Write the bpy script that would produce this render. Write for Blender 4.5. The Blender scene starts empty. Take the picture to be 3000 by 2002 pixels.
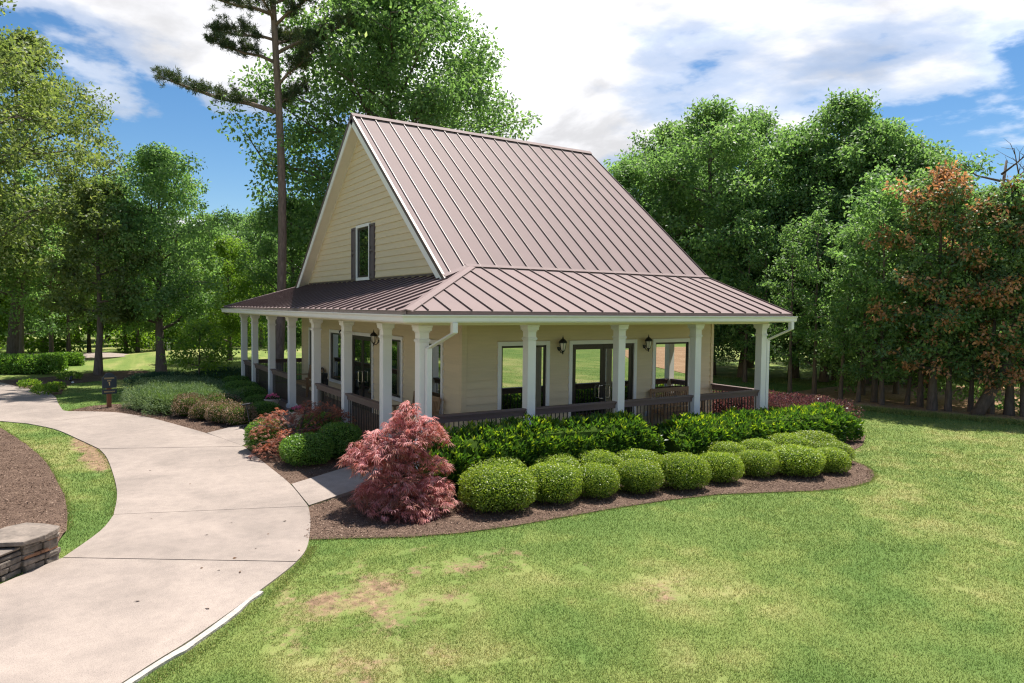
import bpy, bmesh, math, random
import numpy as np
from mathutils import Vector, Matrix

SC = bpy.context.scene
COL = SC.collection
random.seed(7)
RNG = np.random.default_rng(11)

# ------------------------------------------------------------------ camera, sky, sun, exposure
def setup_view():
    y, pt, r = 0.5628, -0.0476, 0.0109
    fw = Vector((math.sin(y)*math.cos(pt), math.cos(y)*math.cos(pt), math.sin(pt)))
    rt = Vector((math.cos(y), -math.sin(y), 0)); up = rt.cross(fw)
    rt2 = rt*math.cos(r) + up*math.sin(r); up2 = up*math.cos(r) - rt*math.sin(r)
    cd = bpy.data.cameras.new('camera'); co = bpy.data.objects.new('camera', cd); COL.objects.link(co)
    m = Matrix((rt2, up2, -fw)).transposed().to_4x4()
    m.translation = Vector((-5.6182, -12.0669, 3.0375)); co.matrix_world = m
    cd.sensor_width = 36.0; cd.lens = 2063.66/3000*36; cd.clip_end = 2000; cd.clip_start = 0.1
    SC.camera = co
setup_view()
SUN_AZ, SUN_EL = math.radians(57), math.radians(66)
SUN_STRENGTH, SKY_STRENGTH, EXPOSURE = 2.6, 0.15, 1.68
CLOUD = 3.75

def setup_world():
    w = bpy.data.worlds.new('World'); SC.world = w; w.use_nodes = True
    nt = w.node_tree; N = nt.nodes; L = nt.links; N.clear()
    out = N.new('ShaderNodeOutputWorld'); bg = N.new('ShaderNodeBackground')
    bg.inputs['Strength'].default_value = SKY_STRENGTH
    sky = N.new('ShaderNodeTexSky'); sky.sky_type = 'NISHITA'; sky.sun_disc = False
    sky.sun_elevation = SUN_EL; sky.sun_rotation = SUN_AZ
    sky.air_density = 1.0; sky.dust_density = 0.15; sky.ozone_density = 3.0
    tc = N.new('ShaderNodeTexCoord'); sep = N.new('ShaderNodeSeparateXYZ'); L.new(tc.outputs['Generated'], sep.inputs[0])
    def M(op, a, b=None):
        n = N.new('ShaderNodeMath'); n.operation = op
        for i, v in enumerate((a, b)):
            if v is None: continue
            if hasattr(v, 'is_linked') or hasattr(v, 'links'): L.new(v, n.inputs[i])
            else: n.inputs[i].default_value = v
        return n.outputs[0]
    z = M('ADD', M('MAXIMUM', sep.outputs['Z'], 0.0), 0.16)
    u = M('DIVIDE', sep.outputs['X'], z); v = M('DIVIDE', sep.outputs['Y'], z)
    cmb = N.new('ShaderNodeCombineXYZ'); L.new(u, cmb.inputs[0]); L.new(v, cmb.inputs[1])
    def noise(scale, detail, rough, off, dist=0.0):
        mp = N.new('ShaderNodeMapping'); mp.inputs['Location'].default_value = off
        L.new(cmb.outputs[0], mp.inputs[0])
        n = N.new('ShaderNodeTexNoise'); n.inputs['Scale'].default_value = scale; n.inputs['Detail'].default_value = detail
        n.inputs['Roughness'].default_value = rough; n.inputs['Distortion'].default_value = dist
        L.new(mp.outputs[0], n.inputs['Vector']); return n.outputs['Fac']
    def ramp(fac, stops):
        r = N.new('ShaderNodeValToRGB'); el = r.color_ramp.elements
        el[0].position, el[0].color = stops[0][0], (*[stops[0][1]]*3, 1); el[1].position, el[1].color = stops[-1][0], (*[stops[-1][1]]*3, 1)
        for p, c in stops[1:-1]:
            e = el.new(p); e.color = (c, c, c, 1)
        r.color_ramp.interpolation = 'EASE'
        L.new(fac, r.inputs[0]); return r.outputs[0]
    hsv = N.new('ShaderNodeHueSaturation'); hsv.inputs['Saturation'].default_value = 1.25; hsv.inputs['Value'].default_value = 0.255
    L.new(sky.outputs[0], hsv.inputs['Color'])
    cover = noise(0.50, 10, 0.54, (6.1, 7.9, 0.3), 0.25)
    mask = ramp(cover, [(0.468, 0.0), (0.492, 0.5), (0.535, 1.0)])
    shade = ramp(noise(1.6, 8, 0.55, (1.3, 7.7, 2.0), 0.3), [(0.36, 0.44), (0.50, 0.62), (0.70, 0.98)])
    cc = N.new('ShaderNodeMix'); cc.data_type = 'RGBA'; cc.blend_type = 'MULTIPLY'; cc.inputs[0].default_value = 1.0
    cc.inputs[6].default_value = (CLOUD*0.99, CLOUD*0.99, CLOUD*1.02, 1); L.new(shade, cc.inputs[7])
    mx = N.new('ShaderNodeMix'); mx.data_type = 'RGBA'; L.new(mask, mx.inputs[0]); L.new(hsv.outputs[0], mx.inputs[6]); L.new(cc.outputs[2], mx.inputs[7])
    L.new(mx.outputs[2], bg.inputs['Color']); L.new(bg.outputs[0], out.inputs[0])
setup_world()
def setup_sun():
    ld = bpy.data.lights.new('sun', 'SUN'); ld.energy = SUN_STRENGTH; ld.angle = math.radians(0.53); ld.color = (1.0, 0.95, 0.87)
    o = bpy.data.objects.new('sun', ld); COL.objects.link(o)
    s = Vector((math.cos(SUN_EL)*math.sin(SUN_AZ), math.cos(SUN_EL)*math.cos(SUN_AZ), math.sin(SUN_EL)))
    o.rotation_euler = s.to_track_quat('Z', 'Y').to_euler(); o.location = s*60
setup_sun()
SC.view_settings.view_transform = 'Standard'; SC.view_settings.look = 'None'
SC.view_settings.exposure = EXPOSURE; SC.view_settings.gamma = 1.0
SC.cycles.use_denoising = True; SC.cycles.denoiser = 'OPENIMAGEDENOISE'; SC.cycles.denoising_prefilter = 'NONE'; SC.cycles.denoising_input_passes = 'RGB_ALBEDO_NORMAL'; SC.cycles.filter_width = 1.2
SC.cycles.max_bounces = 10; SC.cycles.diffuse_bounces = 8; SC.cycles.glossy_bounces = 3; SC.cycles.transmission_bounces = 8; SC.cycles.transparent_max_bounces = 4
SC.cycles.sample_clamp_indirect = 6.0

# ------------------------------------------------------------------ materials
MATS = {}
def new_mat(name):
    m = bpy.data.materials.new(name); m.use_nodes = True; MATS[name] = m
    nt = m.node_tree; return m, nt.nodes, nt.links, nt.nodes['Principled BSDF']
def simple(name, col, rough=0.6, metal=0.0, spec=0.5, var=0.08, scale=6.0, bump=0.0, bscale=60.0, aniso=(1, 1, 1), grain=0.0):
    """Colour broken up by object-space noise, with optional fine relief."""
    m, N, L, B = new_mat(name)
    tc = N.new('ShaderNodeTexCoord'); mp = N.new('ShaderNodeMapping'); mp.inputs['Scale'].default_value = aniso
    gm = N.new('ShaderNodeNewGeometry')
    L.new(gm.outputs['Position'], mp.inputs[0])
    n = N.new('ShaderNodeTexNoise'); n.inputs['Scale'].default_value = scale; n.inputs['Detail'].default_value = 6; n.inputs['Roughness'].default_value = 0.65
    L.new(mp.outputs[0], n.inputs['Vector'])
    r = N.new('ShaderNodeValToRGB'); e = r.color_ramp.elements
    e[0].position, e[1].position = 0.3, 0.7
    e[0].color = (*[c*(1-var) for c in col], 1); e[1].color = (*[min(1, c*(1+var)) for c in col], 1)
    L.new(n.outputs['Fac'], r.inputs[0])
    oi = N.new('ShaderNodeObjectInfo'); hs = N.new('ShaderNodeHueSaturation')
    mr = N.new('ShaderNodeMapRange'); mr.inputs[3].default_value = 1-grain; mr.inputs[4].default_value = 1+grain
    L.new(oi.outputs['Random'], mr.inputs[0]); L.new(mr.outputs[0], hs.inputs['Value']); L.new(r.outputs[0], hs.inputs['Color'])
    L.new(hs.outputs[0], B.inputs['Base Color'])
    B.inputs['Roughness'].default_value = rough; B.inputs['Metallic'].default_value = metal; B.inputs['Specular IOR Level'].default_value = spec
    if bump:
        n2 = N.new('ShaderNodeTexNoise'); n2.inputs['Scale'].default_value = bscale; n2.inputs['Detail'].default_value = 4
        L.new(mp.outputs[0], n2.inputs['Vector'])
        b = N.new('ShaderNodeBump'); b.inputs['Strength'].default_value = bump; b.inputs['Distance'].default_value = 0.02
        L.new(n2.outputs['Fac'], b.inputs['Height']); L.new(b.outputs[0], B.inputs['Normal'])
    return m
simple('siding', (0.66, 0.535, 0.35), 0.55, var=0.05, scale=2.0, bump=0.12, bscale=25, aniso=(1, 1, 12), grain=0.03)
simple('white', (0.80, 0.785, 0.76), 0.4, var=0.03, scale=3.0, bump=0.05, bscale=30)
simple('cream', (0.70, 0.64, 0.54), 0.5, var=0.04, scale=3.0)
simple('roof', (0.232, 0.168, 0.161), 0.72, metal=0.0, spec=0.22, var=0.05, scale=1.2, bump=0.03, bscale=3.0, grain=0.03)
simple('roof_trim_seam_shade', (0.10, 0.068, 0.064), 0.45, metal=0.2, var=0.08, scale=3)  # edge trim; on the seams it paints in the shade of their sides
simple('rail', (0.135, 0.088, 0.080), 0.55, var=0.15, scale=9, bump=0.15, bscale=40, aniso=(3, 3, 14))
simple('deck', (0.20, 0.135, 0.115), 0.65, var=0.18, scale=7, bump=0.2, bscale=50, grain=0.12)
simple('baluster', (0.030, 0.023, 0.020), 0.4, var=0.1)
simple('bronze', (0.035, 0.028, 0.024), 0.35, metal=0.4, var=0.1, scale=20)
simple('black', (0.012, 0.012, 0.013), 0.4, var=0.2, scale=30)
simple('shutter', (0.10, 0.075, 0.085), 0.5, var=0.08)
simple('chrome', (0.75, 0.73, 0.70), 0.2, metal=1.0, var=0.02)
simple('teak', (0.30, 0.18, 0.095), 0.6, var=0.22, scale=14, bump=0.2, bscale=60, aniso=(2, 2, 12), grain=0.12)
simple('pot', (0.62, 0.56, 0.47), 0.8, var=0.12, scale=12, bump=0.2, bscale=50)
simple('navy', (0.022, 0.035, 0.055), 0.4, var=0.1)
simple('gold', (0.62, 0.46, 0.20), 0.45, var=0.1)
simple('cedar', (0.22, 0.085, 0.040), 0.7, var=0.25, scale=12, aniso=(6, 6, 1), bump=0.3, bscale=30)
simple('bark', (0.125, 0.098, 0.078), 0.9, var=0.4, scale=5, bump=1.0, bscale=16, aniso=(3, 3, 0.6))
simple('bark_pine', (0.190, 0.135, 0.108), 0.9, var=0.4, scale=4, bump=1.0, bscale=9, aniso=(3, 3, 0.7))
simple('twig', (0.36, 0.26, 0.17), 0.8, var=0.2)
simple('soil', (0.075, 0.048, 0.033), 0.95, var=0.3, scale=20, bump=0.6, bscale=60)
simple('stone', (0.17, 0.14, 0.115), 0.85, var=0.45, scale=9, bump=0.7, bscale=22, grain=0.28)
simple('stone_rust', (0.25, 0.13, 0.075), 0.85, var=0.4, scale=9, bump=0.7, bscale=22, grain=0.2)
simple('capstone', (0.21, 0.17, 0.14), 0.85, var=0.4, scale=6, bump=0.7, bscale=14)
simple('petal', (0.75, 0.10, 0.30), 0.6, var=0.3, scale=40)
simple('tool', (0.06, 0.065, 0.075), 0.4, metal=0.3, var=0.1)
simple('litter', (0.14, 0.075, 0.04), 0.9, var=0.5, scale=30)
simple('greybox', (0.42, 0.46, 0.50), 0.5, var=0.05)
simple('kerb_paint', (0.42, 0.38, 0.345), 0.85, var=0.25, scale=14, bump=0.4, bscale=60)
simple('lamp_glass', (0.80, 0.74, 0.62), 0.15, var=0.03)

def mat_glass():
    m, N, L, B = new_mat('glass')
    out = [n for n in N if n.type == 'OUTPUT_MATERIAL'][0]
    B.inputs['Base Color'].default_value = (0.012, 0.014, 0.013, 1); B.inputs['Roughness'].default_value = 0.05
    g = N.new('ShaderNodeBsdfGlossy'); g.inputs['Roughness'].default_value = 0.0; g.inputs['Color'].default_value = (0.88, 0.92, 0.88, 1)
    nz = N.new('ShaderNodeTexNoise'); nz.inputs['Scale'].default_value = 0.9; nz.inputs['Detail'].default_value = 1
    gm = N.new('ShaderNodeNewGeometry'); L.new(gm.outputs['Position'], nz.inputs['Vector'])
    b = N.new('ShaderNodeBump'); b.inputs['Strength'].default_value = 0.05; b.inputs['Distance'].default_value = 0.02
    L.new(nz.outputs['Fac'], b.inputs['Height']); L.new(b.outputs[0], g.inputs['Normal'])
    mx = N.new('ShaderNodeMixShader'); mx.inputs[0].default_value = 0.62
    L.new(B.outputs[0], mx.inputs[1]); L.new(g.outputs[0], mx.inputs[2]); L.new(mx.outputs[0], out.inputs[0])
mat_glass()

def mat_concrete():
    m, N, L, B = new_mat('concrete')
    gm = N.new('ShaderNodeNewGeometry')
    def nz(scale, detail, rough=0.6, dist=0.0):
        n = N.new('ShaderNodeTexNoise'); n.inputs['Scale'].default_value = scale; n.inputs['Detail'].default_value = detail
        n.inputs['Roughness'].default_value = rough; n.inputs['Distortion'].default_value = dist
        L.new(gm.outputs['Position'], n.inputs['Vector']); return n.outputs['Fac']
    def rp(f, stops):
        r = N.new('ShaderNodeValToRGB'); e = r.color_ramp.elements
        e[0].position, e[0].color = stops[0]; e[1].position, e[1].color = stops[-1]
        for p, c in stops[1:-1]:
            x = e.new(p); x.color = c
        L.new(f, r.inputs[0]); return r.outputs[0]
    base = rp(nz(0.55, 7, 0.6, 0.8), [(0.30, (0.262, 0.216, 0.186, 1)), (0.50, (0.335, 0.275, 0.236, 1)), (0.70, (0.405, 0.332, 0.284, 1))])
    speck = rp(nz(140, 3), [(0.33, (0.55, 0.55, 0.55, 1)), (0.5, (0.95, 0.95, 0.95, 1)), (0.72, (1.12, 1.12, 1.12, 1))])
    mid = rp(nz(5, 6, 0.7), [(0.28, (0.82, 0.82, 0.83, 1)), (0.6, (1.0, 1.0, 1.0, 1))])
    def mul(a, b):
        n = N.new('ShaderNodeMix'); n.data_type = 'RGBA'; n.blend_type = 'MULTIPLY'; n.inputs[0].default_value = 1
        L.new(a, n.inputs[6]); L.new(b, n.inputs[7]); return n.outputs[2]
    L.new(mul(mul(base, speck), mid), B.inputs['Base Color']); B.inputs['Roughness'].default_value = 0.85
    b = N.new('ShaderNodeBump'); b.inputs['Strength'].default_value = 0.25; b.inputs['Distance'].default_value = 0.01
    L.new(nz(90, 4), b.inputs['Height']); L.new(b.outputs[0], B.inputs['Normal'])
mat_concrete()

def mat_ground(name, stops, scale, fine, bump=0.6, rough=0.95):
    m, N, L, B = new_mat(name)
    gm = N.new('ShaderNodeNewGeometry')
    n = N.new('ShaderNodeTexNoise'); n.inputs['Scale'].default_value = scale; n.inputs['Detail'].default_value = 8; n.inputs['Roughness'].default_value = 0.7
    n2 = N.new('ShaderNodeTexNoise'); n2.inputs['Scale'].default_value = fine; n2.inputs['Detail'].default_value = 3
    for q in (n, n2): L.new(gm.outputs['Position'], q.inputs['Vector'])
    ad = N.new('ShaderNodeMix'); ad.inputs[0].default_value = 0.55; L.new(n.outputs['Fac'], ad.inputs[2]); L.new(n2.outputs['Fac'], ad.inputs[3])
    r = N.new('ShaderNodeValToRGB'); e = r.color_ramp.elements
    e[0].position, e[0].color = stops[0]; e[1].position, e[1].color = stops[-1]
    for p, c in stops[1:-1]:
        x = e.new(p); x.color = c
    L.new(ad.outputs[0], r.inputs[0]); L.new(r.outputs[0], B.inputs['Base Color'])
    B.inputs['Roughness'].default_value = rough; B.inputs['Specular IOR Level'].default_value = 0.2
    b = N.new('ShaderNodeBump'); b.inputs['Strength'].default_value = bump; b.inputs['Distance'].default_value = 0.03
    L.new(n2.outputs['Fac'], b.inputs['Height']); L.new(b.outputs[0], B.inputs['Normal'])
mat_ground('mulch', [(0.32, (0.055, 0.034, 0.025, 1)), (0.5, (0.125, 0.080, 0.058, 1)), (0.68, (0.24, 0.165, 0.12, 1))], 3.0, 55.0, 1.0)
mat_ground('straw', [(0.32, (0.20, 0.115, 0.065, 1)), (0.5, (0.38, 0.23, 0.135, 1)), (0.66, (0.52, 0.35, 0.22, 1))], 0.6, 14.0, 0.8)
mat_ground('bare_soil', [(0.32, (0.30, 0.18, 0.10, 1)), (0.5, (0.42, 0.27, 0.16, 1)), (0.68, (0.50, 0.34, 0.22, 1))], 1.5, 40.0, 0.5)

def mat_lawn(name, ground):
    """Colour from the 'dry' and 'bare' attributes (turf wear) plus noise."""
    m, N, L, B = new_mat(name)
    gm = N.new('ShaderNodeNewGeometry')
    def attr(a):
        n = N.new('ShaderNodeAttribute'); n.attribute_name = a; return n.outputs['Fac']
    def nz(scale, detail):
        n = N.new('ShaderNodeTexNoise'); n.inputs['Scale'].default_value = scale; n.inputs['Detail'].default_value = detail; n.inputs['Roughness'].default_value = 0.65
        L.new(gm.outputs['Position'], n.inputs['Vector']); return n.outputs['Fac']
    def rp(f, stops):
        r = N.new('ShaderNodeValToRGB'); e = r.color_ramp.elements
        e[0].position, e[0].color = stops[0]; e[1].position, e[1].color = stops[-1]
        for p, c in stops[1:-1]:
            x = e.new(p); x.color = c
        L.new(f, r.inputs[0]); return r.outputs[0]
    def mix(f, a, b, mode='MIX'):
        n = N.new('ShaderNodeMix'); n.data_type = 'RGBA'; n.blend_type = mode
        if isinstance(f, float): n.inputs[0].default_value = f
        else: L.new(f, n.inputs[0])
        L.new(a, n.inputs[6]); L.new(b, n.inputs[7]); return n.outputs[2]
    green = rp(attr('dry'), [(0.0, (0.138, 0.222, 0.056, 1)), (0.45, (0.222, 0.284, 0.080, 1)), (1.0, (0.375, 0.360, 0.150, 1))])
    if ground:
        fine = rp(nz(70, 4), [(0.3, (0.58, 0.58, 0.54, 1)), (0.65, (1.0, 1.0, 0.97, 1))])  # grain darkened to stand in for the shade between grass blades
        mid = rp(nz(1.7, 7), [(0.3, (0.84, 0.90, 0.84, 1)), (0.7, (1.12, 1.08, 1.10, 1))])
        c = mix(1.0, mix(1.0, green, fine, 'MULTIPLY'), mid, 'MULTIPLY')
        soil = rp(nz(9, 6), [(0.3, (0.120, 0.078, 0.050, 1)), (0.5, (0.25, 0.165, 0.10, 1)), (0.7, (0.40, 0.275, 0.17, 1))])
        ad = N.new('ShaderNodeMath'); ad.operation = 'MULTIPLY_ADD'; ad.inputs[1].default_value = 0.9; ad.inputs[2].default_value = -0.45
        L.new(nz(11, 5), ad.inputs[0])
        sm = N.new('ShaderNodeMath'); sm.operation = 'ADD'; L.new(attr('bare'), sm.inputs[0]); L.new(ad.outputs[0], sm.inputs[1])
        bm_ = rp(sm.outputs[0], [(0.30, (0, 0, 0, 1)), (0.62, (1, 1, 1, 1))])
        c = mix(bm_, c, soil)
        L.new(c, B.inputs['Base Color'])
        b = N.new('ShaderNodeBump'); b.inputs['Strength'].default_value = 0.6; b.inputs['Distance'].default_value = 0.02
        L.new(nz(120, 3), b.inputs['Height']); L.new(b.outputs[0], B.inputs['Normal'])
        B.inputs['Roughness'].default_value = 0.9; B.inputs['Specular IOR Level'].default_value = 0.15
    else:
        val = rp(attr('lc'), [(0.0, (0.75, 0.80, 0.70, 1)), (0.8, (1.2, 1.15, 1.0, 1)), (1.0, (1.5, 1.25, 1.2, 1))])
        c = mix(1.0, green, val, 'MULTIPLY')
        out = [n for n in N if n.type == 'OUTPUT_MATERIAL'][0]
        L.new(c, B.inputs['Base Color']); B.inputs['Roughness'].default_value = 0.6; B.inputs['Specular IOR Level'].default_value = 0.25
        t = N.new('ShaderNodeBsdfTranslucent'); L.new(c, t.inputs['Color'])
        mx = N.new('ShaderNodeMixShader'); mx.inputs[0].default_value = 0.35
        L.new(B.outputs[0], mx.inputs[1]); L.new(t.outputs[0], mx.inputs[2]); L.new(mx.outputs[0], out.inputs[0])
mat_lawn('lawn', True); mat_lawn('grass', False)

def mat_leaf(name, stops, trans=0.35, rough=0.5, spec=0.3, tint=(1.2, 1.3, 0.55)):
    """Leaf colours spread by the per-leaf attribute 'lc'."""
    m, N, L, B = new_mat(name)
    at = N.new('ShaderNodeAttribute'); at.attribute_name = 'lc'
    r = N.new('ShaderNodeValToRGB'); e = r.color_ramp.elements
    e[0].position, e[0].color = stops[0][0], (*stops[0][1], 1); e[1].position, e[1].color = stops[-1][0], (*stops[-1][1], 1)
    for p, c in stops[1:-1]:
        x = e.new(p); x.color = (*c, 1)
    L.new(at.outputs['Fac'], r.inputs[0])
    oi = N.new('ShaderNodeObjectInfo'); hs = N.new('ShaderNodeHueSaturation'); mr = N.new('ShaderNodeMapRange')
    mr.inputs[3].default_value = 0.88; mr.inputs[4].default_value = 1.12
    L.new(oi.outputs['Random'], mr.inputs[0]); L.new(mr.outputs[0], hs.inputs['Value']); L.new(r.outputs[0], hs.inputs['Color'])
    out = [n for n in N if n.type == 'OUTPUT_MATERIAL'][0]
    L.new(hs.outputs[0], B.inputs['Base Color']); B.inputs['Roughness'].default_value = rough; B.inputs['Specular IOR Level'].default_value = spec
    tm = N.new('ShaderNodeMix'); tm.data_type = 'RGBA'; tm.blend_type = 'MULTIPLY'; tm.inputs[0].default_value = 1.0
    L.new(hs.outputs[0], tm.inputs[6]); tm.inputs[7].default_value = (*tint, 1)
    t = N.new('ShaderNodeBsdfTranslucent'); L.new(tm.outputs[2], t.inputs['Color'])
    mx = N.new('ShaderNodeMixShader'); mx.inputs[0].default_value = trans
    L.new(B.outputs[0], mx.inputs[1]); L.new(t.outputs[0], mx.inputs[2]); L.new(mx.outputs[0], out.inputs[0])
mat_leaf('leaf_green', [(0, (0.095, 0.170, 0.070)), (0.5, (0.165, 0.270, 0.105)), (0.9, (0.265, 0.370, 0.140)), (1, (0.44, 0.48, 0.28))], 0.52, tint=(1.45, 1.60, .90))
mat_leaf('leaf_bright', [(0, (0.085, 0.160, 0.030)), (0.6, (0.160, 0.260, 0.045)), (1, (0.29, 0.37, 0.08))], 0.54, tint=(1.6, 1.65, .7))
mat_leaf('leaf_olive', [(0, (0.085, 0.130, 0.045)), (0.6, (0.155, 0.205, 0.078)), (1, (0.30, 0.32, 0.15))], 0.48, tint=(1.6, 1.6, .8))
mat_leaf('leaf_brown', [(0, (0.085, 0.155, 0.060)), (0.30, (0.15, 0.24, 0.09)), (0.44, (0.40, 0.20, 0.10)), (1, (0.70, 0.38, 0.20))], 0.35, tint=(1.1, 0.95, 0.7))
mat_leaf('needle', [(0, (0.035, 0.065, 0.030)), (0.7, (0.080, 0.115, 0.048)), (1, (0.16, 0.16, 0.07))], 0.25)
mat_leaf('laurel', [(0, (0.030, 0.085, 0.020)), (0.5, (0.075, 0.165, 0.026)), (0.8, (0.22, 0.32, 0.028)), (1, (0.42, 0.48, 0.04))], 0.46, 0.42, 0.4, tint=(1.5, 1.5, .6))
mat_leaf('boxwood', [(0, (0.120, 0.195, 0.025)), (0.6, (0.250, 0.345, 0.040)), (1, (0.50, 0.55, 0.15))], 0.45, 0.4, 0.45, tint=(1.4, 1.4, .6))
mat_leaf('boxwood_deep', [(0, (0.075, 0.170, 0.028)), (0.6, (0.135, 0.265, 0.045)), (1, (0.30, 0.43, 0.13))], 0.45, 0.4, 0.45, tint=(1.4, 1.4, .6))
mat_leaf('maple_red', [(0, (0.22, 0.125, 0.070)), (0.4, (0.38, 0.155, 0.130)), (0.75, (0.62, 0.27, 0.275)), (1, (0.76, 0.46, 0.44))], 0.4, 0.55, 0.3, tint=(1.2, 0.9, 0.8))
mat_leaf('maple_rust', [(0, (0.14, 0.075, 0.042)), (0.5, (0.32, 0.135, 0.085)), (0.85, (0.52, 0.20, 0.14)), (1, (0.66, 0.24, 0.13))], 0.4, 0.55, 0.3, tint=(1.2, 0.9, 0.7))
mat_leaf('juniper', [(0, (0.075, 0.13, 0.060)), (0.6, (0.20, 0.28, 0.14)), (1, (0.36, 0.44, 0.24))], 0.25, 0.6, 0.2)
mat_leaf('juniper_dark', [(0, (0.018, 0.050, 0.030)), (0.6, (0.035, 0.085, 0.048)), (1, (0.07, 0.14, 0.075))], 0.2, 0.6, 0.2)
mat_leaf('abelia', [(0, (0.070, 0.095, 0.030)), (0.42, (0.155, 0.150, 0.062)), (0.55, (0.32, 0.20, 0.14)), (1, (0.62, 0.47, 0.37))], 0.3, 0.5, 0.3, tint=(1.1, 1.0, 0.7))
mat_leaf('burgundy', [(0, (0.050, 0.020, 0.025)), (0.5, (0.13, 0.055, 0.060)), (0.85, (0.27, 0.14, 0.13)), (1, (0.42, 0.27, 0.24))], 0.3, 0.35, 0.5, tint=(1.2, 0.8, 0.8))
mat_leaf('flower', [(0, (0.03, 0.07, 0.02)), (0.5, (0.06, 0.13, 0.03)), (0.58, (0.70, 0.10, 0.28)), (1, (0.82, 0.28, 0.42))], 0.3, tint=(1.1, 0.9, 0.9))
mat_leaf('chip', [(0, (0.060, 0.036, 0.026)), (0.5, (0.155, 0.100, 0.072)), (0.85, (0.28, 0.195, 0.145)), (1, (0.44, 0.33, 0.25))], 0.0, 0.9, 0.15)
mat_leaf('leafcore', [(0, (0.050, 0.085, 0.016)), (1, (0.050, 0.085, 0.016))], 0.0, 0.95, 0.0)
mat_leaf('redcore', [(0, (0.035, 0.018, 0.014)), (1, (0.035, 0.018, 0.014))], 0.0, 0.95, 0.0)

# ------------------------------------------------------------------ object helpers
def link(o, parent=None):
    COL.objects.link(o)
    if parent is not None: o.parent = parent
    return o
def tag(o, label=None, cat=None, group=None, kind=None):
    if label: o['label'] = label
    if cat: o['category'] = cat
    if group: o['group'] = group
    if kind: o['kind'] = kind
    return o
def empty(name, loc=(0, 0, 0), rz=0.0, parent=None):
    o = bpy.data.objects.new(name, None); o.location = loc; o.rotation_euler = (0, 0, rz); o.empty_display_size = 0.2
    return link(o, parent)
def mesh_data(name, V, F, mat, smooth=False):
    me = bpy.data.meshes.new(name); me.from_pydata([tuple(v) for v in V], [], [tuple(f) for f in F]); me.update()
    if mat: me.materials.append(MATS[mat])
    if smooth: me.polygons.foreach_set('use_smooth', [True]*len(me.polygons))
    return me
class MB:
    """Collects shapes that make up ONE mesh."""
    def __init__(s): s.V = []; s.F = []
    def add(s, V, F):
        n = len(s.V); s.V += [tuple(v) for v in V]; s.F += [tuple(i+n for i in f) for f in F]; return s
    def box(s, a, b):
        (x0, y0, z0), (x1, y1, z1) = a, b
        return s.add([(x0,y0,z0),(x1,y0,z0),(x1,y1,z0),(x0,y1,z0),(x0,y0,z1),(x1,y0,z1),(x1,y1,z1),(x0,y1,z1)],
                     [(0,3,2,1),(4,5,6,7),(0,1,5,4),(1,2,6,5),(2,3,7,6),(3,0,4,7)])
    def beam(s, A, B, w, h, n=(0, 0, 1), off=0.0):
        """Bar from A to B, w wide, from the surface up h along n."""
        A, B, n = Vector(A), Vector(B), Vector(n).normalized(); d = (B-A).normalized(); sd = d.cross(n).normalized()*(w/2)
        V = []
        for P in (A, B):
            for sg, k in ((-1, off), (1, off), (1, off+h), (-1, off+h)): V.append(P+sd*sg+n*k)
        return s.add(V, [(0,1,2,3),(7,6,5,4),(0,4,5,1),(1,5,6,2),(2,6,7,3),(3,7,4,0)])
    def tube(s, P, R, k=8, cap=True):
        P = [Vector(p) for p in P]; V = []; F = []
        for i, p in enumerate(P):
            d = (P[min(i+1, len(P)-1)]-P[max(i-1, 0)]).normalized()
            a = d.cross(Vector((0.31, 0.17, 0.93)) if abs(d.z) < 0.9 else Vector((1, 0.1, 0))).normalized(); b = d.cross(a)
            r = R[i] if hasattr(R, '__len__') else R
            for j in range(k):
                t = 2*math.pi*j/k; V.append(p+a*(math.cos(t)*r)+b*(math.sin(t)*r))
        for i in range(len(P)-1):
            for j in range(k): F.append((i*k+j, i*k+(j+1) % k, (i+1)*k+(j+1) % k, (i+1)*k+j))
        if cap: F.append(tuple(range(k))[::-1]); F.append(tuple(range((len(P)-1)*k, len(P)*k)))
        return s.add(V, F)
    def lathe(s, prof, k=16, c=(0, 0, 0), a0=0.0):
        V = []; F = []
        for r, z in prof:
            for j in range(k):
                t = a0+2*math.pi*j/k; V.append((c[0]+r*math.cos(t), c[1]+r*math.sin(t), c[2]+z))
        for i in range(len(prof)-1):
            for j in range(k): F.append((i*k+j, i*k+(j+1) % k, (i+1)*k+(j+1) % k, (i+1)*k+j))
        F.append(tuple(range(k))[::-1]); F.append(tuple(range((len(prof)-1)*k, len(prof)*k)))
        return s.add(V, F)
    def prism(s, poly, z0, z1):
        n = len(poly); zz0 = z0 if hasattr(z0, '__len__') else [z0]*n; zz1 = z1 if hasattr(z1, '__len__') else [z1]*n
        area = sum(poly[i][0]*poly[(i+1) % n][1]-poly[(i+1) % n][0]*poly[i][1] for i in range(n))
        idx = list(range(n)) if area > 0 else list(range(n))[::-1]
        V = [(poly[i][0], poly[i][1], zz0[i]) for i in idx]+[(poly[i][0], poly[i][1], zz1[i]) for i in idx]
        F = [tuple(range(n))[::-1], tuple(range(n, 2*n))]+[(i, (i+1) % n, n+(i+1) % n, n+i) for i in range(n)]
        return s.add(V, F)
    def build(s, name, mat, parent=None, smooth=False, bevel=0.0):
        o = link(bpy.data.objects.new(name, mesh_data(name, s.V, s.F, mat, smooth)), parent)
        if bevel:
            b = o.modifiers.new('bevel', 'BEVEL'); b.width = bevel; b.segments = 2; b.limit_method = 'ANGLE'
        return o
UNIT = {}
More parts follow.
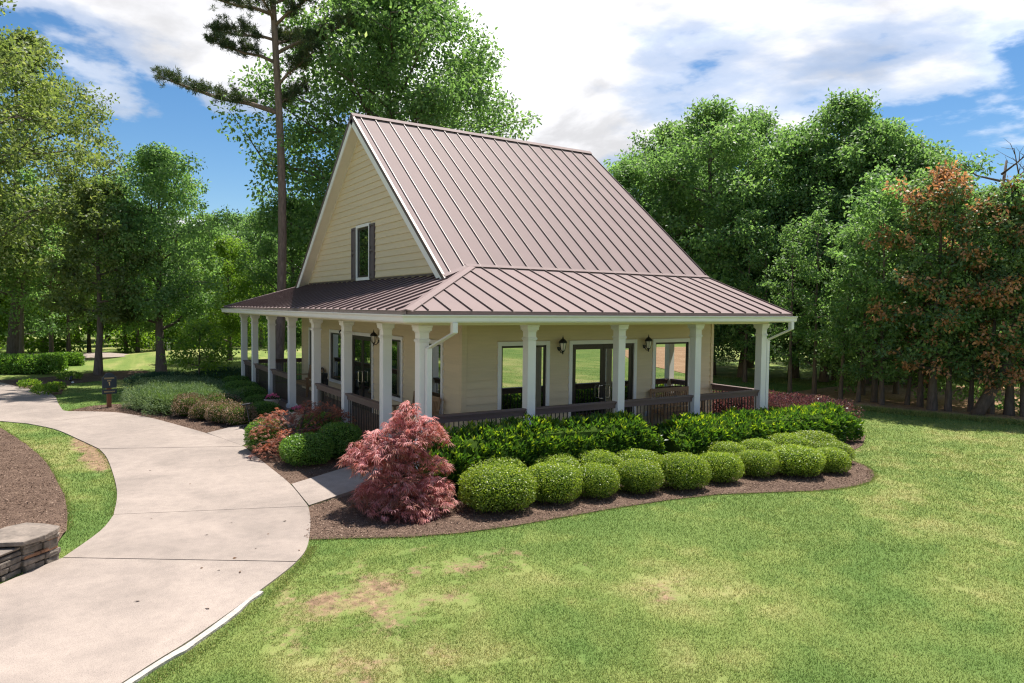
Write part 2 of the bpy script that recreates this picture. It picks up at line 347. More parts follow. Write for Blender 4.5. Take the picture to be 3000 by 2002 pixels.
def plank(name, a, b, mat, parent):
    """A box object that shares one unit mesh per material."""
    if mat not in UNIT: UNIT[mat] = mesh_data('unit_'+mat, *(lambda m: (m.V, m.F))(MB().box((-.5,-.5,-.5), (.5,.5,.5))), mat)
    o = bpy.data.objects.new(name, UNIT[mat]); o.location = [(p+q)/2 for p, q in zip(a, b)]; o.scale = [abs(q-p) for p, q in zip(a, b)]
    return link(o, parent)
def quads_mesh(name, V, nper, mat, attrs, tri=False):
    """numpy V (N*nper,3) -> mesh with N separate polygons and face attributes."""
    N_ = len(V)//nper; me = bpy.data.meshes.new(name)
    me.vertices.add(len(V)); me.vertices.foreach_set('co', V.astype(np.float32).ravel())
    me.loops.add(len(V)); me.loops.foreach_set('vertex_index', np.arange(len(V), dtype=np.int32))
    me.polygons.add(N_); me.polygons.foreach_set('loop_start', np.arange(N_, dtype=np.int32)*nper)
    me.update(calc_edges=True)
    for k, a in attrs.items():
        at = me.attributes.new(k, 'FLOAT', 'FACE'); at.data.foreach_set('value', a.astype(np.float32))
    me.materials.append(MATS[mat]); return me
def unit(v): return v/np.maximum(np.linalg.norm(v, axis=1, keepdims=True), 1e-9)
def leaves(name, P, axis, nrm, ln, wd, mat, lc, fold=0.0):
    """Pointed leaf blades: rhombus widest before the middle."""
    axis = unit(axis); side = unit(np.cross(axis, nrm)); up = np.cross(side, axis)
    ln = np.asarray(ln).reshape(-1, 1)*np.ones((len(P), 1)); wd = np.asarray(wd).reshape(-1, 1)*np.ones((len(P), 1))
    a = P; m = P+axis*ln*0.45+up*ln*0.06
    V = np.stack([a, m+side*wd*0.5, P+axis*ln-up*ln*fold, m-side*wd*0.5], 1).reshape(-1, 3)
    return quads_mesh(name, V, 4, mat, {'lc': lc})
def rdir(n, rng): return unit(rng.normal(size=(n, 3)))

# value noise
def vnoise(x, y, seed=0):
    xi, yi = np.floor(x).astype(np.int64), np.floor(y).astype(np.int64); fx, fy = x-xi, y-yi
    fx, fy = fx*fx*(3-2*fx), fy*fy*(3-2*fy)
    def h(a, b):
        n = (a*374761393+b*668265263+seed*1442695041) & 0x7fffffff; n = ((n ^ (n >> 13))*1274126177) & 0x7fffffff
        return ((n ^ (n >> 16)) & 0xffff)/65535.0
    return (h(xi, yi)*(1-fx)+h(xi+1, yi)*fx)*(1-fy)+(h(xi, yi+1)*(1-fx)+h(xi+1, yi+1)*fx)*fy
def fbm(x, y, f, o=4, seed=0):
    s, a, t = 0, 1.0, 0
    for i in range(o):
        s = s+a*vnoise(x*f+17.3*i, y*f-9.1*i, seed+i); t += a; a *= 0.55; f *= 2.03
    return s/t
def inside(px, py, poly):
    r = np.zeros(px.shape, bool); n = len(poly)
    for i in range(n):
        x0, y0 = poly[i]; x1, y1 = poly[(i+1) % n]
        if y0 == y1: continue
        r ^= ((y0 > py) != (y1 > py)) & (px < (x1-x0)*(py-y0)/(y1-y0)+x0)
    return r
def smooth_line(pts, n=6):
    """Catmull-Rom through pts."""
    out = []; p = [pts[0]]+list(pts)+[pts[-1]]
    for i in range(1, len(p)-2):
        a, b, c, d = (np.array(q, float) for q in p[i-1:i+3])
        for t in np.linspace(0, 1, n, endpoint=False):
            out.append(tuple(0.5*((2*b)+(c-a)*t+(2*a-5*b+4*c-d)*t*t+(3*b-a-3*c+d)*t**3)))
    return out+[tuple(pts[-1])]

G = -0.20                                   # ground level round the house (porch deck is 0)
HOUSE = [(-0.2, -0.2), (9.9, -0.2), (9.9, 16), (-0.2, 16)]

# ------------------------------------------------------------------ ground plan
DR = smooth_line([(-7.6, -7.6), (-5.25, -5.36), (-4.66, -4.83), (-3.86, -3.99), (-3.23, -3.26), (-2.92, -2.7), (-2.58, -1.67), (-2.39, -0.88)])
DR2 = smooth_line([(-2.39, -0.88), (-2.26, 0.73), (-2.25, 2.33), (-2.26, 4.65)])
DR3 = smooth_line([(-2.26, 4.65), (-2.75, 6.94), (-3.62, 10.0), (-4.2, 11.3)])
DL = smooth_line([(-9.6, -5.9), (-7.6, -3.75), (-6.32, -2.25), (-5.73, -1.62)], 4)
DL2 = smooth_line([(-5.73, -1.62), (-5.29, -0.65), (-5.08, 0.15)], 4)
DL3 = smooth_line([(-5.08, 0.15), (-4.96, 1.73), (-4.97, 4.55), (-5.08, 5.9)])
DL4 = smooth_line([(-5.08, 5.9), (-5.45, 7.38), (-5.95, 9.25), (-6.58, 10.61)])
def cut(line, y):                                       # split a right-hand edge at height y
    a = [p for p in line if p[1] <= y]; b = [p for p in line if p[1] > y]
    return a+[b[0]], b
DRa, DRb = cut(DR, -3.3)
SLABS = [DRa+DL[::-1], [DRa[-1]]+DRb+DL2[::-1], DR2+DL3[::-1], DR3+DL4[::-1],
         [(-6.58, 10.61), (-4.2, 11.3), (-4.45, 11.76), (-5.0, 12.25), (-5.65, 12.63), (-5.78, 12.9), (-5.9, 14.5), (-6.0, 16.6), (-6.2, 18.0), (-6.5, 18.9), (-7.2, 20.5), (-8.0, 23.0), (-11, 25.5), (-15, 22), (-11, 15), (-8.2, 12.5), (-7.22, 11.41)]]
WALK1 = [(-2.38, -0.85), (-2.26, 0.68), (-0.95, 1.25), (-0.22, 1.62), (-0.22, 0.02), (-1.0, -0.25)]
WALK2 = [(-2.29, 4.75), (-2.72, 6.85), (-1.6, 7.7), (-0.22, 8.95), (-0.22, 6.8), (-1.3, 5.9)]
BED_FRONT = [(-2.39, -0.88), (-2.60, -1.67), (-2.90, -2.45), (-2.24, -2.76), (-1.62, -3.07), (-0.9, -3.28), (-0.11, -3.38), (0.9, -3.40), (1.85, -3.42), (2.9, -3.5), (3.97, -3.68), (4.9, -4.05), (5.78, -4.42), (6.3, -4.53), (6.8, -4.55), (7.3, -4.48), (7.75, -4.28), (8.2, -3.98), (8.5, -3.65), (8.72, -3.16), (9.4, -2.7), (10.6, -2.3), (11.9, -1.6), (12.9, -0.3), (13.3, 1.6), (12.6, 3.6), (10.2, 3.8), (9.5, 1), (0, 1), (-0.2, 0.02), (-1.0, -0.25)]
BED_MID = [(-2.27, 0.7), (-2.26, 2.33), (-2.27, 4.65), (-1.3, 5.9), (-0.22, 6.8), (0.5, 6.8), (0.5, 1.6), (-0.22, 1.6), (-0.95, 1.25)]
BED_LEFT = [(-2.74, 6.9), (-3.15, 8.4), (-3.63, 10.0), (-4.05, 11.0), (-4.47, 11.76), (-5.0, 12.25), (-5.62, 12.62), (-5.5, 13.0), (-5.1, 13.55), (-4.5, 13.8), (-4.05, 13.6), (-3.85, 15), (-3.5, 17.6), (-2.7, 19.2), (-1.5, 20.0), (0.2, 19.8), (0.9, 18), (0.5, 16), (0.5, 9.0), (-0.22, 8.95), (-1.6, 7.7)]
BED_FAR = [(-11, 25.6), (-8.0, 23.1), (-7.2, 20.6), (-6.5, 18.95), (-6.1, 17.2), (-5.85, 17.6), (-5.78, 19.6), (-5.5, 21.2), (-4.1, 22.2), (-2.5, 21.9), (-1.0, 21.7), (-0.6, 22.4), (-1.2, 23.6), (-2.3, 25.2), (-2.6, 26.8), (-3.4, 29.3), (-4.2, 31.4), (-6.1, 32.6), (-9, 32), (-14, 30)]
BED_BANK = [(-7.13, 10.07), (-6.9, 9.1), (-6.65, 8.0), (-6.27, 6.17), (-6.05, 4.9), (-5.92, 3.8), (-5.80, 2.6), (-5.71, 1.66), (-5.67, 0.49), (-5.68, -0.43), (-5.80, -1.1), (-6.05, -1.6), (-6.6, -2.3), (-7.6, -3.4), (-9.5, -5.4), (-15, -4), (-15, 10), (-9.5, 11.6)]
FAR_PATH = [(-5.5, 33.6), (-4.9, 32.4), (-4.0, 32.2), (-2.9, 32.6), (-2.2, 33.3), (-2.9, 35.2), (-3.8, 36.9), (-5.0, 36.8), (-7.5, 37.5), (-9, 36), (-7, 34.6)]
FLOOR = [(16.5, 2.2), (17.0, 3.5), (17.8, 5.0), (19, 5.6), (22, 6.0), (26, 5.0), (31, 1.0), (40, -6), (48, -34), (30, -26), (23, -16), (20.2, -8.2), (18.05, -2.8), (17.4, -1.1), (16.85, 0.5)]

def ground_z(x, y):
    x, y = np.asarray(x, float), np.asarray(y, float)
    z = G+0.45*np.exp(-(((x-5.5)/7.0)**2+((y-36)/6.0)**2))+0.35*np.exp(-(((x+0.5)/3.5)**2+((y-33)/3.0)**2))
    z = z+0.5*np.exp(-(((x+11)/4)**2+((y-31)/4)**2))
    far = np.clip((np.hypot(x-4, y-6)-46)/60, 0, 1)
    return z+far*1.6*(fbm(x, y, 0.03, 3, 5)-0.35)
def wear(x, y):
    n1 = fbm(x, y, 0.35, 4, 1); n2 = fbm(x, y, 1.3, 4, 2); n3 = fbm(x, y*1.0, 0.11, 3, 3)
    dry = np.clip(0.33+(n1-0.5)*1.1+(n2-0.5)*1.3+(n3-0.5)*0.9+(fbm(x, y, 4.0, 3, 6)-.5)*.7, 0, 1)
    g = lambda cx, cy, sx, sy: np.exp(-(((x-cx)/sx)**2+((y-cy)/sy)**2))
    worn = 0.66*g(-2.9, -4.9, 1.2, 1.1)+0.56*g(-1.5, -4.4, 1.3, 0.8)+0.45*g(-3.8, -6.2, 0.8, 0.9)+0.55*g(0.0, -6.2, 0.9, 0.55)+0.5*g(0.9, -7.0, 0.6, 0.5)+0.32*g(0.5, -5.3, 1.2, 0.5)+0.30*g(-2.2, -7, 1.2, 0.7)+0.5*g(9.8, -2.6, 1.0, 0.2)+0.4*g(11.5, -1.6, 0.7, 0.15)
    n4 = fbm(x, y, 3.1, 4, 7); bare = np.clip(worn*(0.15+1.5*(n4-0.22))+np.clip(n2-0.66, 0, 1)*1.5+np.clip(n4-.68, 0, 1)*1.5, 0, 1)
    bare = np.clip(bare+1.05*np.clip(g(-5.12, 4.9, .30, 1.6)+.9*g(-5.42, 7.0, .26, 1.0), 0, 1)*(.35+1.0*n4), 0, 1)
    dry = np.clip(dry+0.45*worn+0.22*g(3.5, -5.6, 4.0, 1.6)+0.25*g(12, -2, 5, 4)-0.22*g(-2.2, -8.2, 2.0, 1.6)-0.25*g(3.8, -8, 3.0, 2.0)+0.2*(y > 18), 0, 1)
    return dry, bare

def build_ground():
    def axis(segs):
        out = []
        for a, b, st in segs: out += list(np.arange(a, b, st))
        return np.array(out+[segs[-1][1]])
    xs = axis([(-600, -100, 50), (-100, -30, 7), (-30, -12, 1.0), (-12, 14, 0.16), (14, 24, 0.5), (24, 60, 2.0), (60, 120, 10), (120, 600, 60)])
    ys = axis([(-600, -100, 50), (-100, -30, 7), (-30, -13, 1.0), (-13, 5, 0.16), (5, 10, 0.2), (10, 24, 0.4), (24, 60, 1.0), (60, 120, 10), (120, 600, 60)])
    X, Y = np.meshgrid(xs, ys); Z = ground_z(X, Y); nx, ny = len(xs), len(ys)
    V = np.stack([X, Y, Z], -1).reshape(-1, 3); me = bpy.data.meshes.new('lawn')
    i = np.arange(nx*ny).reshape(ny, nx); Q = np.stack([i[:-1, :-1], i[:-1, 1:], i[1:, 1:], i[1:, :-1]], -1).reshape(-1)
    me.vertices.add(len(V)); me.vertices.foreach_set('co', V.astype(np.float32).ravel()); me.loops.add(len(Q)); me.loops.foreach_set('vertex_index', Q.astype(np.int32))
    me.polygons.add(len(Q)//4); me.polygons.foreach_set('loop_start', np.arange(len(Q)//4, dtype=np.int32)*4); me.update(calc_edges=True)
    dry, bare = wear(X, Y)
    for k, a in (('dry', dry), ('bare', bare)):
        at = me.attributes.new(k, 'FLOAT', 'POINT'); at.data.foreach_set('value', a.ravel().astype(np.float32))
    me.materials.append(MATS['lawn']); me.polygons.foreach_set('use_smooth', [True]*len(me.polygons))
    tag(link(bpy.data.objects.new('lawn', me)), 'mown green lawn with dry and worn patches round the house', 'lawn', kind='structure')
    def sheet(name, poly, z, mat, label, cat, t=0.05):
        return tag(MB().prism(poly, z-t, z).build(name, mat), label, cat, kind='structure')
    sheet('mulch_bed', BED_FRONT, G+0.014, 'mulch', 'curved bark mulch bed along the front hedge and clipped balls', 'mulch bed')
    sheet('mulch_bed', BED_MID, G+0.014, 'mulch', 'bark mulch bed between the two concrete walkways', 'mulch bed')
    sheet('mulch_bed', BED_LEFT, G+0.014, 'mulch', 'bark mulch bed with junipers beside the cart path', 'mulch bed')
    sheet('mulch_bed', BED_FAR, G+0.012, 'mulch', 'distant mulch bed round the slim olive tree', 'mulch bed')
    sheet('far_path', FAR_PATH, G+0.30, 'concrete', 'pale cart path far behind the slim olive tree', 'path', 0.5)
    sheet('forest_floor', FLOOR, G+0.02, 'straw', 'orange brown leaf litter floor under the right hand trees', 'forest floor', 0.04)
    # bank behind the stone wall: rises away from the drive
    bm = bmesh.new(); f = bm.faces.new([bm.verts.new((x, y, 0)) for x, y in BED_BANK])
    bmesh.ops.triangulate(bm, faces=[f]); bmesh.ops.subdivide_edges(bm, edges=bm.edges[:], cuts=5, use_grid_fill=True)
    bmesh.ops.triangulate(bm, faces=bm.faces[:])
    edge = np.array(smooth_line(BED_BANK[:15], 5))
    for v in bm.verts:
        dd = np.min(np.hypot(edge[:, 0]-v.co.x, edge[:, 1]-v.co.y)); wl = max(0.0, 1-max(0.0, (v.co.y+1.7))/1.8)
        v.co.z = G+0.03+min(dd, 3.0)*0.13+wl*min(dd/0.25, 1)*0.16
    me = bpy.data.meshes.new('mulch_bank'); bm.to_mesh(me); bm.free(); me.materials.append(MATS['mulch']); me.polygons.foreach_set('use_smooth', [True]*len(me.polygons))
    tag(link(bpy.data.objects.new('mulch_bank', me)), 'sloping mulch bank behind the low stone wall', 'mulch bed', kind='structure')
    # driveway: sub-base with one slab object for each pour
    base = MB()
    for (a, b) in ((DL[-1], DRa[-1]), (DL2[-1], DR[-1]), (DL3[-1], DR2[-1]), (DL4[-1], DR3[-1])): base.beam((a[0]*.98+b[0]*.02, a[1]*.98+b[1]*.02, G+.002), (a[0]*.02+b[0]*.98, a[1]*.02+b[1]*.98, G+.002), .10, .006)
    drive = tag(base.build('driveway', 'soil'), 'curving pale concrete cart path in jointed slabs', 'driveway', kind='structure')
    def shrink(poly, g=0.013):
        c = np.mean(np.array(poly), 0); return [tuple(np.array(p)+(c-np.array(p))/max(np.linalg.norm(c-np.array(p)), 1e-6)*g) for p in poly]
    for i, p in enumerate(SLABS): MB().prism(shrink(p), G-0.02, G+0.020+0.0015*(i % 2)).build('slab', 'concrete', drive)
    kl = smooth_line([(-7.6, -7.6), (-5.22, -5.36), (-4.62, -4.83), (-3.85, -3.98)], 14); k = MB(); q = []
    for i, (x, y) in enumerate(kl):
        w = 0.045+0.05*vnoise(np.array([i*0.37]), np.array([3.0]), 4)[0]; q.append((x+w*0.7, y-w*0.7))
    k.prism(kl+q[::-1], G-0.03, G+0.030)
    tag(k.build('kerb', 'kerb_paint'), 'white painted kerb edge along the drive by the lawn', 'kerb', kind='structure')
    for poly, lab in ((WALK1, 'short concrete walkway behind the red maple to the porch corner'), (WALK2, 'concrete walkway to the porch entrance between the flower urns')):
        z1 = [G+0.024+(p[0]+2.3)*0.055 if p[0] > -2.2 else G+0.024 for p in poly]
        w = MB().prism(shrink(poly, 0.012), G-0.03, z1).build('walkway', 'concrete'); tag(w, lab, 'walkway', kind='structure')
build_ground()

# ------------------------------------------------------------------ house
LX, DY, B1 = 9.684, 15.776, 1.787           # post lines: front along x, left side along y
QX, PY = 1.7356, 1.6345                     # left wall plane, front wall plane
RX = 10.14                                  # roof end
EV, EZ, PS = -0.58, 2.97, 0.35              # eave line, eave height, porch slope
RZ, RY, MS, X0 = 8.56, DY/2, 0.815, 1.42    # ridge, main slope, rake end
YJ = (EZ-EV*PS-RZ+MS*RY)/(MS-PS); ZJ = EZ+PS*(YJ-EV)
SP = 0.4475
YP = [0]+[B1+i*(DY-2*B1)/5 for i in range(6)]+[DY]
XP = [i*LX/4 for i in range(5)]
BACK = DY-EV                                # back eave
house = tag(empty('porch_house', (0, 0, 0)), 'beige clubhouse with steep brown metal roof and white columned porch', 'house')

def porch_z(d): return EZ+PS*(d-EV)
def roof_part(name, mat='roof_trim_seam_shade'):
    o = bpy.data.objects.new(name, None); return o
def poly_part(name, pts, mat, parent, thick=0.012, n=None):
    """Flat sheet piece with thickness."""
    P = [Vector(p) for p in pts]
    if n is None: n = (P[1]-P[0]).cross(P[2]-P[0]).normalized()
    if n.z < 0: n = -n; P = P[::-1]
    k = len(P); V = [p for p in P]+[p-n*thick for p in P]
    F = [tuple(range(k)), tuple(range(k, 2*k))[::-1]]+[(i, k+i, k+(i+1) % k, (i+1) % k) for i in range(k)]
    return MB().add(V, F).build(name, mat, parent)

def build_roof():
    # front porch slope ------------------------------------------------
    front = poly_part('porch_roof', [(EV, EV, EZ-.03), (RX, EV, EZ-.03), (RX, YJ, ZJ-.03), (YJ, YJ, ZJ-.03)], 'roof_trim_seam_shade', house, 0.04)
    xs = [RX-SP*i for i in range(30) if RX-SP*i > EV+0.1]; xs = sorted(xs)
    edges = [EV]+xs
    nF = Vector((0, -PS, 1)).normalized()
    ytop = lambda x: min(x, YJ)
    for a, b in zip(edges[:-1], edges[1:]):
        pts = [(a, EV, EZ), (b, EV, EZ), (b, ytop(b), porch_z(ytop(b)))]
        if a < YJ < b: pts.append((YJ, YJ, ZJ))
        if a > EV+1e-6: pts.append((a, ytop(a), porch_z(ytop(a))))
        poly_part('roof_panel', pts, 'roof', front)
    for x in xs:
        MB().beam((min(x, RX-.013), EV-0.005, EZ), (min(x, RX-.013), ytop(x)-0.02, porch_z(ytop(x)-0.02)), 0.015, 0.032, nF).build('seam', 'roof_trim_seam_shade', front)  # darker than the panels: shaded seam sides put into the colour
    # left porch slope -------------------------------------------------
    xw = QX+0.02
    left = poly_part('porch_roof', [(EV, EV, EZ-.03), (YJ, YJ, ZJ-.03), (YJ, DY-YJ, ZJ-.03), (EV, BACK, EZ-.03)], 'roof_trim_seam_shade', house, 0.04)
    nL = Vector((-PS, 0, 1)).normalized()
    ys = [EV+0.03+SP*i for i in range(1, 60) if EV+SP*i < BACK-0.1]
    def xtop(y):
        y = min(y, DY-y); return y if y < 1.9 else (min(YJ, 1.44+(y-1.9)*(YJ-1.44)/(YJ-1.9)) if y < YJ else YJ)
    ed = [EV]+ys+[BACK]
    for a, b in zip(ed[:-1], ed[1:]):
        if xtop(a) > xw-0.3 and xtop(b) > xw-0.3: xa = xb = xw
        else: xa, xb = min(xtop(a), xw), min(xtop(b), xw)
        pts = [(EV, a, EZ), (EV, b, EZ)]
        if b < BACK-1e-6: pts.append((xb, b, porch_z(xb)))
        if a > EV+1e-6: pts.append((xa, a, porch_z(xa)))
        poly_part('roof_panel', pts[::-1], 'roof', left)
    for y in ys:
        xt = min(xtop(y), xw)-0.01
        MB().beam((EV-0.005, y, EZ), (xt, y, porch_z(xt)), 0.015, 0.032, nL).build('seam', 'roof_trim_seam_shade', left)  # seam shade painted by the darker colour
    # back porch slope
    back = poly_part('porch_roof', [(EV, BACK, EZ-.03), (YJ, DY-YJ, ZJ-.03), (RX, DY-YJ, ZJ-.03), (RX, BACK, EZ-.03)], 'roof_trim_seam_shade', house, 0.04)
    for i in range(len(xs)-1):
        a, b = xs[i], xs[i+1]; t = lambda x: max(DY-x, DY-YJ)
        poly_part('roof_panel', [(a, BACK, EZ), (a, t(a), porch_z(DY-t(a))), (b, t(b), porch_z(DY-t(b))), (b, BACK, EZ)], 'roof', back)
    # hip caps
    for sgn in (0, 1):
        f = lambda p: (p[0], DY-p[1], p[2]) if sgn else p
        A, B = Vector(f((EV-.01, EV-.01, EZ+.03))), Vector(f((YJ+.02, YJ+.02, ZJ+.045))); h = MB()
        n = Vector((-PS, (-PS if not sgn else PS), 2)).normalized(); d = (B-A).normalized(); s = d.cross(n).normalized()*0.12
        for q in (1, -1):
            h.add([A, B, B+s*q-n*.03, A+s*q-n*.03, A-n*.02, B-n*.02, B+s*q-n*.055, A+s*q-n*.055], [(0,1,2,3),(7,6,5,4),(0,3,7,4),(1,5,6,2),(2,6,7,3)])
        h.build('hip_cap', 'roof', house)
    # main gable roof ---------------------------------------------------
    for side in (0, 1):
        f = lambda x, y, z: (x, DY-y, z) if side else (x, y, z)
        zb = lambda y: RZ-MS*(RY-y)
        y0 = 1.62; lowx = lambda x: YJ if x >= YJ else 1.9+(x-X0)*(YJ-1.9)/(YJ-X0)
        slope = poly_part('main_roof', [f(X0, 1.9, zb(1.9)-.03), f(YJ, YJ, ZJ-.03), f(RX, YJ, ZJ-.03), f(RX, RY, RZ-.03), f(X0, RY, RZ-.03)][::(-1 if side else 1)], 'roof_trim_seam_shade', house, 0.05)
        nM = Vector((0, MS if side else -MS, 1)).normalized()
        sx = [RX-SP*i for i in range(40) if RX-SP*i > X0+0.15]; sx = sorted(sx); ee = [X0]+sx
        for a, b in zip(ee[:-1], ee[1:]):
            pts = [f(a, lowx(a), zb(lowx(a)))]
            if a < YJ < b: pts.append(f(YJ, YJ, zb(YJ)))
            pts += [f(b, lowx(b), zb(lowx(b))), f(b, RY, RZ), f(a, RY, RZ)]
            poly_part('roof_panel', pts[::(-1 if side else 1)], 'roof', slope)
        for x in [X0+.012]+sx:
            xx = min(x, RX-.013); yb = lowx(xx)+(0.04 if x > X0+.02 else 0)
            MB().beam(f(xx, yb, zb(yb)), f(xx, RY-.05, RZ-.05*MS), 0.015 if x > X0+.02 else 0.03, 0.032, nM).build('seam', 'roof_trim_seam_shade', slope)  # same painted seam shade on the main slopes
        # flashing strip at the change of pitch
        if not side:
            MB().beam((YJ-.1, YJ+.03, ZJ+.05), (RX, YJ+.03, ZJ+.05), 0.12, 0.012, (0, -0.6, 1)).build('flashing', 'roof', slope)
            MB().beam((X0, 1.93, zb(1.93)+.03), (YJ-.05, YJ, ZJ+.03), 0.10, 0.012, (0, -0.6, 1)).build('flashing', 'roof', slope)
        # rake board, dark metal edge and soffit at the near gable
        n_ = Vector((0, MS if side else -MS, 1)).normalized()
        A = Vector(f(X0-.012, 1.80, zb(1.80))); B = Vector(f(X0-.012, RY, RZ)) 
        MB().beam(A, B, 0.03, 0.10, n_, -0.075).build('rake_edge', 'roof_trim_seam_shade', house)
        MB().beam(A+Vector((.012, 0, 0)), B+Vector((.012, 0, 0)), 0.03, 0.17, n_, -0.245).build('rake_board', 'white', house)
        dn = -n_*0.20
        poly_part('soffit', [Vector(f(X0+.02, 1.7, zb(1.7)))+dn, Vector(f(QX+.03, 1.7, zb(1.7)))+dn, Vector(f(QX+.03, RY, RZ))+dn, Vector(f(X0+.02, RY, RZ))+dn], 'cream', house, 0.02)
        # far rake
        MB().beam(f(RX+.014, YJ, zb(YJ)), f(RX+.014, RY, RZ), 0.03, 0.14, n_, -0.13).build('rake_edge', 'roof_trim_seam_shade', house)
    for s in (1, -1):
        MB().beam((X0-.03, RY, RZ+.055), (RX+.03, RY, RZ+.055), 0.004, 0.004).add([(X0-.03, RY, RZ+.06), (RX+.03, RY, RZ+.06), (RX+.03, RY-s*.14, RZ+.06-.14*MS), (X0-.03, RY-s*.14, RZ+.06-.14*MS)], [(0,1,2,3)]).build('ridge_cap', 'roof', house)
    # eave edges, gutters
    MB().box((EV, EV-.012, EZ-.065), (RX, EV+.02, EZ-.004)).build('drip_edge', 'roof_trim_seam_shade', house)
    MB().box((EV-.012, EV-.012, EZ-.066), (EV+.02, BACK, EZ-.005)).build('drip_edge', 'roof_trim_seam_shade', house)
    prof = [(0.0, -0.075), (0.0, -0.215), (-0.075, -0.215), (-0.10, -0.19), (-0.105, -0.125), (-0.135, -0.09), (-0.135, -0.072), (-0.115, -0.072), (-0.10, -0.10), (-0.03, -0.11), (-0.02, -0.075)]
    def gutter(p0, p1, m0, m1, along):
        V = []; k = len(prof)
        for (c, mit) in ((p0, m0), (p1, m1)):
            for (o, z) in prof: V.append((c+mit*(-o), EV+o, EZ+z) if along == 'x' else (EV+o, c+mit*(-o), EZ+z))
        F = [tuple(range(k)), tuple(range(k, 2*k))[::-1]]+[(i, k+i, k+(i+1) % k, (i+1) % k) for i in range(k)]
        MB().add(V, F).build('gutter', 'white', house)
    gutter(EV, RX+.05, -1, 0, 'x'); gutter(EV, BACK+.05, -1, 0, 'y')
    # downspouts
    def spout(x, y, xp, yp):
        m = MB(); w = 0.105
        pts = [Vector((x, y, EZ-.21)), Vector((x, y, EZ-.40)), Vector((xp, yp, EZ-.70)), Vector((xp, yp, 0.02))]
        V = []; 
        for i, p in enumerate(pts):
            for sx_, sy_ in ((-1, -1), (1, -1), (1, 1), (-1, 1)): V.append(p+Vector((sx_*w/2, sy_*w/2, 0)))
        F = [(0,3,2,1), (12,13,14,15)]
        for i in range(3):
            for j in range(4): F.append((4*i+j, 4*i+(j+1) % 4, 4*i+4+(j+1) % 4, 4*i+4+j))
        m.add(V, F).build('downspout', 'white', house, bevel=0.008)
    spout(0.34, EV-.06, 0.06, -0.156); spout(LX+.34, EV-.06, LX+.156, -0.06)
build_roof()

def build_posts():
    m = MB()
    for a, z0, z1 in ((.145, 0.0, .085), (.125, .085, .12), (.10, .12, 2.38), (.112, 2.38, 2.40), (.122, 2.40, 2.425), (.112, 2.425, 2.44), (.10, 2.44, 2.56), (.115, 2.56, 2.59), (.140, 2.59, 2.655), (.15, 2.655, 2.695)):
        m.box((-a, -a, z0), (a, a, z1))
    me = mesh_data('post', m.V, m.F, 'white')
    for (x, y) in [(x, 0) for x in XP]+[(0, y) for y in YP[1:]]+[(XP[k], DY) for k in (1, 2, 3, 4)]:
        o = link(bpy.data.objects.new('post', me), house); o.location = (x, y, 0)
        b = o.modifiers.new('bevel', 'BEVEL'); b.width = 0.006; b.segments = 1
    MB().box((-.12, -.12, 2.695), (LX+.12, .12, 2.90)).build('beam', 'cream', house)
    MB().box((-.121, .12, 2.696), (.12, DY+.12, 2.89)).build('beam', 'cream', house)
    MB().box((.12, DY-.12, 2.697), (LX+.12, DY+.121, 2.89)).build('beam', 'cream', house)
    MB().prism([(EV+.02, EV+.02), (RX-.02, EV+.02), (RX-.02, PY), (QX, PY), (QX, DY-PY), (RX-.02, DY-PY), (RX-.02, BACK-.02), (EV+.02, BACK-.02)], 2.745, 2.765).build('porch_ceiling', 'cream', house)
build_posts()

def build_deck():
    dk = MB().prism([(-.19, -.19), (LX+.19, -.19), (LX+.19, PY), (QX, PY), (QX, DY-PY), (LX+.19, DY-PY), (LX+.19, DY+.19), (-.19, DY+.19)], G-.1, -.03).build('porch_deck', 'deck', house)
    x = -.215
    while x < QX-.05:
        plank('deck_board', (x, -.2+max(0, 0), -.029), (min(x+.137, QX), DY+.2, 0.0), 'deck', dk); x += .142
    y = -.215
    while y < PY-.05:
        plank('deck_board', (QX+.005 if y > -.1 else QX+.005, y, -.029), (LX+.2, min(y+.137, PY), 0.0), 'deck', dk); y += .142
    MB().box((-.235, -.235, G-.05), (-.192, DY+.235, -.035)).build('skirt_board', 'deck', dk)
    MB().box((-.190, -.236, G-.05), (LX+.235, -.193, -.036)).build('skirt_board', 'deck', dk)
    # railings
    bal = MB().tube([(0, 0, .10), (0, 0, .86)], .0105, 6, False); bme = mesh_data('baluster', bal.V, bal.F, 'baluster')
    def rail(x0, y0, x1, y1, lab=None):
        d = Vector((x1-x0, y1-y0, 0)); ln = d.length; d.normalize(); a = Vector((x0, y0, 0))+d*.10; b = Vector((x1, y1, 0))-d*.10; up = Vector((0, 0, 1))
        r = MB().beam(a+up*.94, b+up*.94, .145, .034).beam(a+up*.905, b+up*.905, .085, .034).beam(a+up*.82, b+up*.82, .045, .085).build('railing', 'rail', house)
        MB().beam(a+up*.07, b+up*.07, .045, .07).build('bottom_rail', 'rail', r)
        n = int((ln-.2)/.102)
        for i in range(n):
            o = link(bpy.data.objects.new('baluster', bme), r); o.location = a+(b-a)*((i+.5)/n)
        return r
    for i in range(4): rail(XP[i], 0, XP[i+1], 0)
    rail(LX, 0, LX, PY-.02+.1)
    for i in (1, 2, 4, 5, 6): rail(0, YP[i], 0, YP[i+1])
    for i in range(3): rail(XP[i], DY, XP[i+1], DY)
build_deck()

